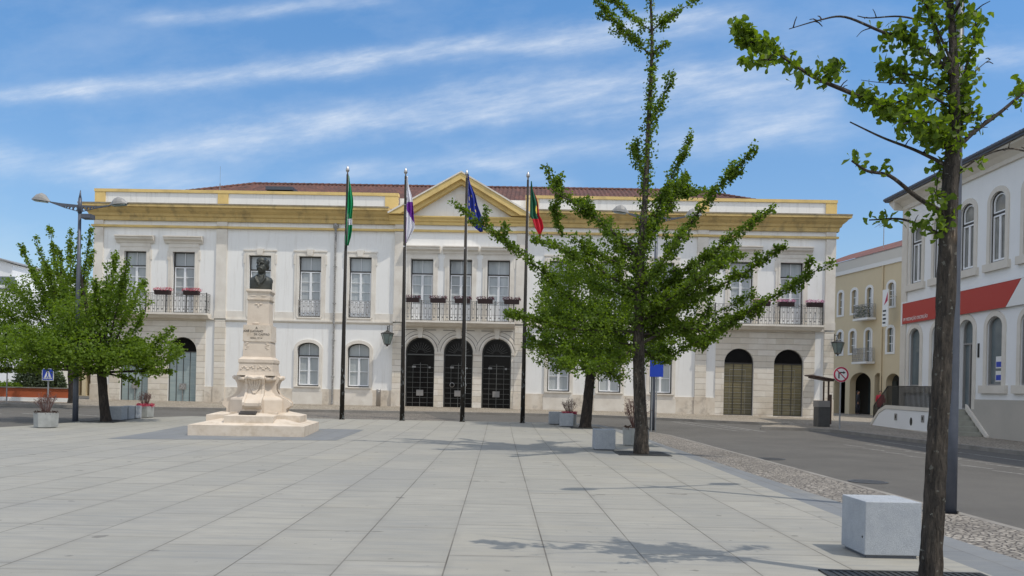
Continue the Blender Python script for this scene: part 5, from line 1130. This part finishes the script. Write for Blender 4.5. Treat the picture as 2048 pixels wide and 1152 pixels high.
# ------------------------------------------------------------------ right white building
RB = empty('corner_building', (18.2, 38.6, 0), R(-90)); tag(RB, 'white corner building with arched windows, red fascia band and tiled eaves on the right', 'building')
LEN = 34; UP = [1.25, 3.3, 5.42, 7.5, 9.6, 11.7, 13.8, 15.9, 18, 20.1, 22.2]; GFW = [1.25, 3.3, 7.45, 9.55, 11.65, 13.75, 15.85, 17.95, 20.05, 22.15]; DR = 5.5
ou = [opening(u, 6.75, 9.42, .98, .36) for u in UP]; og = [opening(u, 2.1, 4.72, 1.0, .4) for u in GFW]; od = [opening(DR, 1.16, 4.75, 1.0, .4)]
b = MB(); b.panel([(0, -.3), (LEN, -.3), (LEN, 10.7), (0, 10.7)], ou + og + od, 0, .35); b.box(0, .3, .36, 9, -.3, 10.7); b.box(LEN - .3, LEN, .36, 9, -.3, 10.7); b.box(.3, LEN - .3, 8.7, 9, -.3, 10.7); b.build('wall', M['wall_right'], RB)
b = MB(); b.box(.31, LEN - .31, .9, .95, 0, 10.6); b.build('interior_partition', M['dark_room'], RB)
b = MB(); b.box(-.06, .42, -.07, -.003, -.2, 10.45); b.build('corner_pilaster', M['beige_surround'], RB)
b = MB(); b.box(6.05, LEN, -.04, -.003, -.2, 1.56); b.build('plinth', M['grey_plinth'], RB)
def aframe(b, u, z0, z1, w_, rise, d=.2, v0=-.05):
    b.panel(opening(u, z0, z1 + d, w_ + 2 * d, rise + d), [opening(u, z0 + .001, z1, w_, rise)], v0, -.003)
for lst, z0, z1, rise in ((UP, 6.75, 9.42, .36), (GFW, 2.1, 4.72, .4)):
    for u in lst:
        w_ = .98 if z0 > 5 else 1.0; b = MB(); v = .04; b.panel(opening(u, z0 + .002, z1 - .002, w_ - .004, rise), [opening(u, z0 + .06, z1 - .06, w_ - .12, rise - .03)], v, v + .1)
        if z0 > 5: b.box(u - w_ / 2 + .06, u + w_ / 2 - .06, v + .01, v + .08, z1 - .85, z1 - .78)
        wn = b.build('window', M['dark_frame'] if z0 > 5 else M['lamp_head'], RB)
        if z0 > 5:
            b = MB()
            for s in (-1, 1):
                a, c = sorted((u + s * .005, u + s * .43)); b.panel([(a, z0 + .07), (c, z0 + .07), (c, z1 - .86), (a, z1 - .86)], [[(a + .05, z0 + .14), (c - .05, z0 + .14), (c - .05, z1 - .92), (a + .05, z1 - .92)]], v + .02, v + .07)
            b.panel(opening(u, z1 - .77, z1 - .065, w_ - .14, rise - .03), [opening(u, z1 - .72, z1 - .11, w_ - .24, rise - .05)], v + .02, v + .07); b.build('casement', M['white_paint'], wn)
        b = MB(); b.prism(opening(u, z0 + .05, z1 - .05, w_ - .1, rise - .02), v + .085, v + .095); b.build('pane', M['curtain_glass'] if z0 > 5 else M['shop_glass'], wn)
        b = MB(); aframe(b, u, z0, z1, w_, rise); b.box(u - .82, u + .82, -.13, -.003, z0 - .3, z0 - .001) if z0 > 5 else b.box(u - .86, u + .86, -.13, -.003, z0 - .3, z0 - .001); b.build('surround', M['beige_surround'], wn)
b = MB(); b.panel(opening(DR, 1.162, 4.748, .996, .4), [opening(DR, 1.2, 4.7, .9, .38)], .14, .24); b.box(DR - .03, DR + .03, .14, .2, 1.2, 3.75); b.box(DR - .45, DR + .45, .14, .2, 3.75, 3.82); d = b.build('door', M['lamp_head'], RB)
b = MB(); b.prism(opening(DR, 1.19, 4.71, .92, .38), .225, .235); b.build('door_glass', M['shop_glass'], d); b = MB(); aframe(b, DR, 1.165, 4.75, 1.0, .4); b.build('surround', M['beige_surround'], d); b = MB(); b.bar((DR + .12, .1, 1.9), (DR + .12, .1, 2.5), .015); b.build('handle', M['steel'], d)
b = MB(); b.box(7.32, 7.75, .12, .13, 2.75, 3.2); b.box(7.32, 7.75, .12, .13, 2.25, 2.65); build_each(b, 'window_poster', M['sign_white'], RB, gap=.02)
b = MB(); b.box(7.36, 7.7, .11, .119, 2.8, 3.0); b.box(7.36, 7.7, .11, .119, 2.3, 2.5); build_each(b, 'poster_picture', M['blue'], RB, gap=.02)
b = MB(); b.box(.22, 8.25, -.12, -.075, 4.98, 5.92); b.prism([(8.25, 4.98), (9.15, 5.92), (8.25, 5.92)], -.12, -.075); rb_ = b.build('fascia_sign', M['red_band'], RB)
b = MB(); b.prism([(8.27, 4.98), (LEN - 1, 4.98), (LEN - 1, 5.92), (9.18, 5.92)], -.12, -.075); b.build('fascia_panel', M['sign_white'], rb_)
b = MB(); b.box(.14, .218, -.13, -.07, 4.9, 6.0); b.box(.22, LEN - 1, -.13, -.07, 5.925, 5.985); b.build('fascia_edge', M['white_paint'], rb_)
text_obj('IPF MEDIAÇÃO DISCRIÇÃO', .2, M['sign_white'], Matrix.Translation((.34, -.125, 5.16)) @ Matrix.Rotation(R(90), 4, 'X'), rb_, 'lettering', .003, 'LEFT', .92)
b = MB(); b.box(6.32, 6.42, -.03, -.003, 3.2, 3.75)
for k in range(4): b.box(6.33, 6.41, -.035, -.031, 3.22 + .13 * k, 3.32 + .13 * k)
b.build('wall_plate', M['sign_black'], RB)
# cove and roof
b = MB(); b.prism([(-.003, 10.3), (-.1, 10.3), (-.12, 10.45), (-.3, 10.62), (-.55, 10.72), (-.55, 10.8), (.3, 10.8), (.3, 10.701), (-.003, 10.701)], -.0, LEN, axis='x'); b.prism([(-.55, 10.72), (-.0, 10.3), (-.0, 10.8), (-.55, 10.8)], -.5, 9); b.build('eaves_cove', M['beige_surround'], RB)
b = MB(); b.tube([(-.7, -.66, 10.93), (LEN, -.66, 10.93)], .07, 8); b.tube([(-.7, -.66, 10.93), (-.7, 9, 10.93)], .07, 8); b.build('gutter', M['lamp_blue'], RB)
b = MB(); b.box(-.68, LEN, -.66, 9, 10.81, 10.87); b.build('eaves_board', M['lamp_blue'], RB)
b = MB(); n_ = int(LEN / .05); cols = []
for i in range(n_ + 1):
    u = -.72 + (LEN + .72) * i / n_; k = min(1, (u + .72) / 4.5); wv = .035 * math.cos(2 * math.pi * u / .24); cols.append([b._a((u, -.72 + 4.7 * k * j, 10.95 + 1.9 * k * j + wv)) for j in (0, 1)])
for A, B_ in zip(cols, cols[1:]): b.idx([A[0], B_[0], B_[1], A[1]])
b.face([(-.72, -.72, 10.95), (3.78, 3.98, 12.85), (-.72, 8.7, 10.95)]); b.face([(3.78, 3.98, 12.85), (LEN, 3.98, 12.85), (LEN, 8.7, 10.95), (-.72, 8.7, 10.95)]); b.build('roof', M['tiles_red'], RB)
# entrance stair, part of the building
b = MB(); F_ = -1.1
b.panel([(-.6, .0), (5.65, -.15), (5.65, .98), (.9, 1.05), (.2, .82), (-.5, .28)], [], F_, F_ + .2); b.panel([(5.65, -.15), (-.6, 0), (-.5, .28), (.2, .82), (.9, 1.05), (5.65, .98)], [], F_ + .2, F_ + .2); b.build('stair_wall', M['wall_right'], RB)
b = MB()
for (u0, za), (u1, zb) in zip([(-.6, .2), (.2, .82), (.9, 1.05)], [(.2, .82), (.9, 1.05), (5.66, 1.0)]): b.prism([(u0, za), (u1, zb), (u1, zb + .16), (u0, za + .16)], F_ - .03, F_ + .24)
b.box(-.6, 5.66, F_ - .02, F_ - .002, -.2, .2); b.build('stair_coping', M['beige_surround'], RB)
b = MB(); b.box(.9, 5.7, F_ + .201, -.003, 0, 1.13)
for k in range(5): b.box(5.7, 5.7 + .29 * (k + 1), F_ + .0 + .002 * k, -.003, 0 - .1, 1.13 - .21 * (k + 1) + .0)
b.build('stair', M['steps'], RB); b = MB(); b.prism([(5.7, 1.13), (7.25, .0), (7.25, .18), (5.7, 1.36)], -.12, -.041); b.build('stair_stringer', M['beige_surround'], RB)
b = MB(); run = [(-.55, .45, 1.15), (.9, 1.2, 2.08), (5.3, 1.16, 2.04)]
for (u0, a0, t0), (u1, a1, t1) in zip(run, run[1:]):
    n_ = int((u1 - u0) / .105); b.bar((u0, F_ + .08, t0), (u1, F_ + .08, t1), .022)
    for k in range(n_ + 1): f = k / n_; b.bar((u0 + (u1 - u0) * f, F_ + .08, a0 + (a1 - a0) * f), (u0 + (u1 - u0) * f, F_ + .08, t0 + (t1 - t0) * f), .02)
b.bar((-.55, F_ + .08, .1), (-.55, F_ + .08, 1.15), .02); b.build('stair_railing', M['iron'], RB)
b = MB(); b.lathe([(.11, 0), (.11, .006)], 20, sy=1.6); o = b.build('oval_vent', M['sign_black'], RB); o.rotation_euler = (R(90), 0, 0); o.location = (3.3, F_ - .001, .55)
for u in (1.9, 4.3):
    b = MB(); b.box(u - .13, u + .13, F_ - .012, F_ - .001, .55, .85); o = b.build('wall_vent', M['lamp_head'], RB); b = MB(); b.box(u - .05, u + .04, F_ - .02, F_ - .0125, .64, .78); b.build('vent_opening', M['sign_black'], o)
# ------------------------------------------------------------------ cream building down the side street
YA, YB = Vector((25.7, 66.0)), Vector((27.05, 58.0)); ye = (YB - YA).normalized(); yn = Vector((ye.y, -ye.x))
ya = math.atan2(ye.y, ye.x); YO = YA - ye * 6; YBd = empty('cream_building', (YO.x, YO.y, .1), ya)
tag(YBd, 'cream three storey building with a ground floor arcade down the side street', 'building')
YM = Matrix.Translation((YO.x, YO.y, .1)) @ Matrix.Rotation(ya, 4, 'Z'); YI = YM.inverted()
def onY(px_, py_):
    d = ray(px_, py_); o = Vector((0, 0, EYE)); a = YI @ o; c = YI @ (o + d * 10); t = -a.y / (c.y - a.y); return a + (c - a) * t
def yo(x0, x1, y0, y1, rise_f=.5):
    a = onY(x0, (y0 + y1) / 2); c = onY(x1, (y0 + y1) / 2); m_ = (x0 + x1) / 2; t = onY(m_, y0); b_ = onY(m_, y1); return ((a.x + c.x) / 2, b_.z, t.z, abs(c.x - a.x))
wins = [yo(1677.5, 1686, 585, 630), yo(1704, 1714, 580, 626), yo(1734, 1744, 575, 637), yo(1776.5, 1789, 565, 612), yo(1676, 1685, 664, 708), yo(1700, 1711, 662, 706), yo(1731, 1742, 660, 724), yo(1775, 1787, 655, 704)]
arcs = [yo(1668, 1690, 752, 838), yo(1699, 1741, 745, 838), yo(1748.5, 1763, 746, 838), yo(1771, 1800, 747, 838)]
LY_ = 6 + (YB - YA).length + 9
ow = [opening(u, z0, z1, w_, w_ * .35) for u, z0, z1, w_ in wins]; oa = [opening(u, .02, z1, w_, min(w_ * .4, .8)) for u, z0, z1, w_ in arcs]
b = MB(); b.panel([(0, -.3), (LY_, -.3), (LY_, 11.3), (0, 11.3)], ow + oa, 0, .5); b.box(0, LY_, 9, 9.2, -.3, 11.3); b.box(0, .3, .51, 9, 0, 11.3); b.build('wall', M['cream'], YBd)
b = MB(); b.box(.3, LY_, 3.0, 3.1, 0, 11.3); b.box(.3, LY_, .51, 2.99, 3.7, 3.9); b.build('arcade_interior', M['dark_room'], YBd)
b = MB(); b.box(0, LY_, -.12, -.002, 11.0, 11.9); b.prism([(-.12, 11.3), (-.45, 11.85), (-.45, 11.95), (-.12, 11.95)], 0, LY_, axis='x'); b.build('cornice', M['cream_trim'], YBd)
b = MB(); b.face([(-.2, -.5, 11.96), (LY_, -.5, 11.96), (LY_, 5, 14.0), (-.2, 5, 14.0)]); b.face([(-.2, -.5, 11.9), (LY_, -.5, 11.9), (LY_, 9, 11.9), (-.2, 9, 11.9)]); b.face([(-.2, 9, 11.96), (LY_, 9, 11.96), (LY_, 5, 14.0), (-.2, 5, 14.0)]); b.build('roof', M['tiles_red'], YBd)
for i, (u, z0, z1, w_) in enumerate(wins):
    b = MB(); b.panel(opening(u, z0 - .15, z1 + .2, w_ + .4, w_ * .35 + .2), [opening(u, z0, z1, w_, w_ * .35)], -.05, -.002); wn = b.build('window', M['cream_trim'], YBd)
    b = MB(); b.prism(opening(u, z0 + .02, z1 - .02, w_ - .04, w_ * .33), .15, .16); b.build('pane', M['curtain_glass'] if i in (0, 1, 3, 5) else M['shop_glass'], wn)
    b = MB(); b.box(u - .03, u + .03, .1, .14, z0 + .04, z1 - .1)
    for f in (.33, .66): b.box(u - w_ / 2 + .03, u + w_ / 2 - .03, .1, .14, z0 + (z1 - z0) * f, z0 + (z1 - z0) * f + .05)
    b.build('glazing_bars', M['white_paint'], wn)
    if i in (2, 6):
        b = MB(); b.box(u - .95, u + .95, -.75, -.06, z0 - .15, z0 - .0); bl = b.build('balcony', M['cream_trim'], YBd); railing(bl, u - .9, u + .9, -.7, z0, z0 + 1.0, True, .6)
        if i == 2: rs = np.random.default_rng(2); leaf_cloud('balcony_plants', np.stack([rs.uniform(u - .8, u + .7, 300), rs.uniform(-.7, -.3, 300), rs.uniform(z0 + .1, z0 + .9, 300)], 1), .12, M['leaf_bush'], bl, rs)
b = MB(); q = onY(1766.5, 600); b.bar((q.x, -.08, 0), (q.x, -.08, 11), .06, n=6); b.build('rain_pipe', M['cream'], YBd)
for u, z0, z1, w_ in arcs:
    b = MB(); b.box(u - w_ * .35, u + w_ * .1, 2.85, 2.95, .2, 2.7); b.build('shop_window', M['shop_glass'], YBd)
b = MB(); q = onY(1793, 617); b.box(q.x - .3, q.x + .35, -.9, -.82, q.z - 1.3, q.z + 1.3); b.bar((q.x, -.85, q.z + .9), (q.x, 0, q.z + .9), .03); hs_ = b.build('hanging_sign', M['sign_white'], YBd); b = MB(); b.prism([(q.x - .1, q.z + .2), (q.x + .3, q.z + .5), (q.x + .3, q.z + 1.1)], -.91, -.905); b.build('sign_mark', M['sign_red'], hs_)
b = MB()
for k in range(4): b.box(q.x - .22, q.x + .1 + .05 * (k % 2), -.91, -.905, q.z - 1.1 + .28 * k, q.z - .98 + .28 * k)
b.build('sign_rows', M['sign_black'], hs_)
q = onY(1719, 500); b = MB(); b.bar((q.x, 2, 12), (q.x, 2, q.z + 2.6), .03)
for k, L_ in enumerate((1.3, 1.1, .9, .7)): b.bar((q.x - L_ / 2 - .2, 2, q.z + 2.3 - k * .12), (q.x + L_ / 2 - .2, 2, q.z + 2.4 - k * .12), .012)
b.bar((q.x - 1.2, 2, q.z + 2.05), (q.x + .2, 2, q.z + 2.3), .014); b.build('aerial', M['galv'], YBd)
# ------------------------------------------------------------------ left background
wb = empty('white_building', (-45, 58, .4)); tag(wb, 'plain white building with a shallow gable behind the left tree', 'building')
b = MB(); b.box(-14, 7.6, 0, 12, 0, 7.6); b.prism([(-14, 7.61), (9.6, 7.61), (9.6, 9.2), (8.2, 9.35), (-1, 7.9)], 1, 12) if False else b.prism([(-6, 7.601), (9.4, 7.601), (9.4, 9.25), (7.8, 9.75), (1, 8.6), (-6, 8.0)], .5, 12); b.box(7.6, 13.0, 0, 12, 0, 7.2); b.build('wall', M['wall_right'], wb)
b = MB(); b.box(8.8, 9.9, -.05, 0, 7.7, 8.3); b.X = None; b.build('window', M['shop_glass'], wb); b = MB(); b.prism([(7.6, 9.76), (9.6, 9.26), (9.6, 9.34), (7.7, 9.86)], .3, 12.1); b.build('roof_edge', M['lamp_head'], wb)
bb = empty('beige_building', (-31.6, 60, .4)); tag(bb, 'beige building with tall dark openings between the left tree and the town hall', 'building')
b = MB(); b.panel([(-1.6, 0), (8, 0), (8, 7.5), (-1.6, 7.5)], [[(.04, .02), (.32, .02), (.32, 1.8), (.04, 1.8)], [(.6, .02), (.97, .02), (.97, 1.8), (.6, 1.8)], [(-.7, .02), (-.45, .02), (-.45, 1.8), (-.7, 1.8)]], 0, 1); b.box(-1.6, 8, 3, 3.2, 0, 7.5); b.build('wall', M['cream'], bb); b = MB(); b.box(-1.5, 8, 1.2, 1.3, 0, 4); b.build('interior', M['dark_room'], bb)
b = MB(); ow_ = at(70, 790, 42); b.box(-46, -22.4, 42, 42.25, .61, 1.08); o = b.build('boundary_wall', [M['brick'], M['wall_right']]); tag(o, 'low orange wall on a white base along the far left street', 'wall')
b = MB(); b.box(-46, -22.4, 41.98, 42.27, -.1, .609)
for k in range(9): b.box(-45 + k * 2.6, -44.8 + k * 2.6, 41.93, 41.979, 0, .6)
b.build('wall_base', M['wall_right'], o); b = MB(); b.box(-46, -22.35, 41.95, 42.3, 1.081, 1.13); b.build('wall_coping', M['kerb'], o)
def bush(x, y, rx, rz_, n_, m, lab, seed):
    rs = np.random.default_rng(seed); r = empty('bush', (x, y, gz(x, y))); d = rs.normal(size=(n_, 3)); d /= np.linalg.norm(d, axis=1)[:, None]; P = d * rs.random((n_, 1)) ** .4 * np.array((rx, rx * .8, rz_)) + np.array((0, 0, rz_ * .95)); P = P[P[:, 2] > 0]; leaf_cloud('foliage', P, .13, m, r, rs)
    b = MB()
    for k in range(9): a = k * .7; b.tube([(0, 0, 0), (rx * .3 * math.cos(a), rx * .3 * math.sin(a), rz_ * .7), (rx * .6 * math.cos(a), rx * .6 * math.sin(a), rz_ * 1.4)], [.04, .025, .01], 5)
    b.build('stems', M['bark_far'], r); tag(r, lab, 'bush')
bush(-25.5, 44.4, 1.25, 1.2, 6000, M['leaf_bush'], 'grey green bush rising over the orange wall left of the crossing sign', 1); bush(-24.35, 44.0, .6, .8, 2500, M['leaf_bush'], 'smaller grey bush over the right end of the orange wall', 2); bush(-26.6, 43.4, 1.1, .55, 2600, M['leaf_light'], 'low bright green bush just over the orange wall', 3)
# ------------------------------------------------------------------ people
def person(loc, rz, coat, lab, skirt=.55, hatless=True):
    r = empty('person', loc, rz); b = MB()
    b.ball((0, 0, 1.6), (.085, .1, .12), 14); b.tube([(0, .01, 1.4), (0, 0, 1.52)], [.06, .055], 10); b.ball((0, -.1, 1.59), (.018, .02, .03), 8)
    for s in (-1, 1):
        b.ball((s * .086, .01, 1.6), (.014, .02, .03), 8); b.tube([(0, .01, 1.42), (s * .17, .01, 1.38), (s * .24, .03, 1.12), (s * .25, -.06 * s - .04, .9)], [.07, .06, .045, .033], 10)
        h = Vector((s * .25, -.06 * s - .05, .84)); b.ball(h, (.02, .038, .05), 10)
        for k in range(4): b.tube([h + Vector((0, -.028 + .019 * k, -.03)), h + Vector((-s * .006, -.03 + .02 * k, -.075)), h + Vector((-s * .02, -.03 + .02 * k, -.10 + .006 * abs(k - 1)))], [.009, .008, .006], 6)
        b.tube([h + Vector((0, -.035, .01)), h + Vector((-s * .01, -.06, -.03))], [.01, .007], 6)
        b.tube([(s * .09, 0, .95), (s * .095, -.1 * s, .5), (s * .09, -.06 * s, .07)], [.085, .055, .035], 10); b.tube([(s * .09, -.06 * s + .05, .05), (s * .09, -.06 * s - .14, .035)], [.04, .03], 8)
    b.tube([(0, 0, .9), (0, 0, 1.15), (0, .01, 1.4)], [.14, .12, .13], 14, flat=.8); o = b.build('body', M['skin'], r); md = o.modifiers.new('r', 'REMESH'); md.mode = 'VOXEL'; md.voxel_size = .012; md.use_smooth_shade = True
    b = MB(); b.lathe([(.2, skirt), (.2, .9), (.165, 1.12), (.2, 1.33), (.14, 1.43), (.07, 1.47)], 18, sy=.72)
    for s in (-1, 1): b.tube([(s * .12, .01, 1.41), (s * .2, .01, 1.37), (s * .25, .03, 1.12), (s * .255, -.06 * s - .04, .92)], [.07, .075, .06, .045], 10)
    b.build('coat', coat, r, True); b = MB()
    for s in (-1, 1): b.tube([(s * .09, 0, .92), (s * .097, -.1 * s, .5), (s * .09, -.06 * s, .1)], [.1, .075, .055], 10); b.tube([(s * .09, -.06 * s + .07, .045), (s * .09, -.06 * s - .16, .035)], [.05, .036], 8)
    b.build('trousers', M['trousers'], r, True); b = MB(); b.ball((0, .025, 1.64), (.1, .105, .105), 14); b.ball((0, .07, 1.56), (.08, .06, .1), 10); b.build('hair', M['hair'], r, True); return tag(r, lab, 'person')
person((25.25, 60.2, .27), R(70), M['coat_black'], 'person in black walking past the arcade of the cream building', .78)
person((25.55, 57.2, .27), R(-20), M['coat_red'], 'person in a red coat under the arcade, partly behind the stair railing', .6)

# ------------------------------------------------------------------ small things on the ground
def manhole(px_, py_, lab):
    p = G(px_, py_); b = MB(); b.lathe([(.36, 0), (.36, .006), (.30, .007), (.30, .003), (.28, .003), (.28, .006)], 24)
    for k in range(5): b.box(-.22, .22, -.2 + .09 * k, -.17 + .09 * k, .006, .009)
    tag(b.build('manhole_cover', M['anthracite'], None, False, (p.x, p.y, gz(p.x, p.y) + .004)), lab, 'manhole cover', 'manhole covers in the road')
manhole(1541, 918, 'round dark manhole cover in the road, the farther one'); manhole(1736, 964, 'round dark manhole cover in the road, the nearer one')
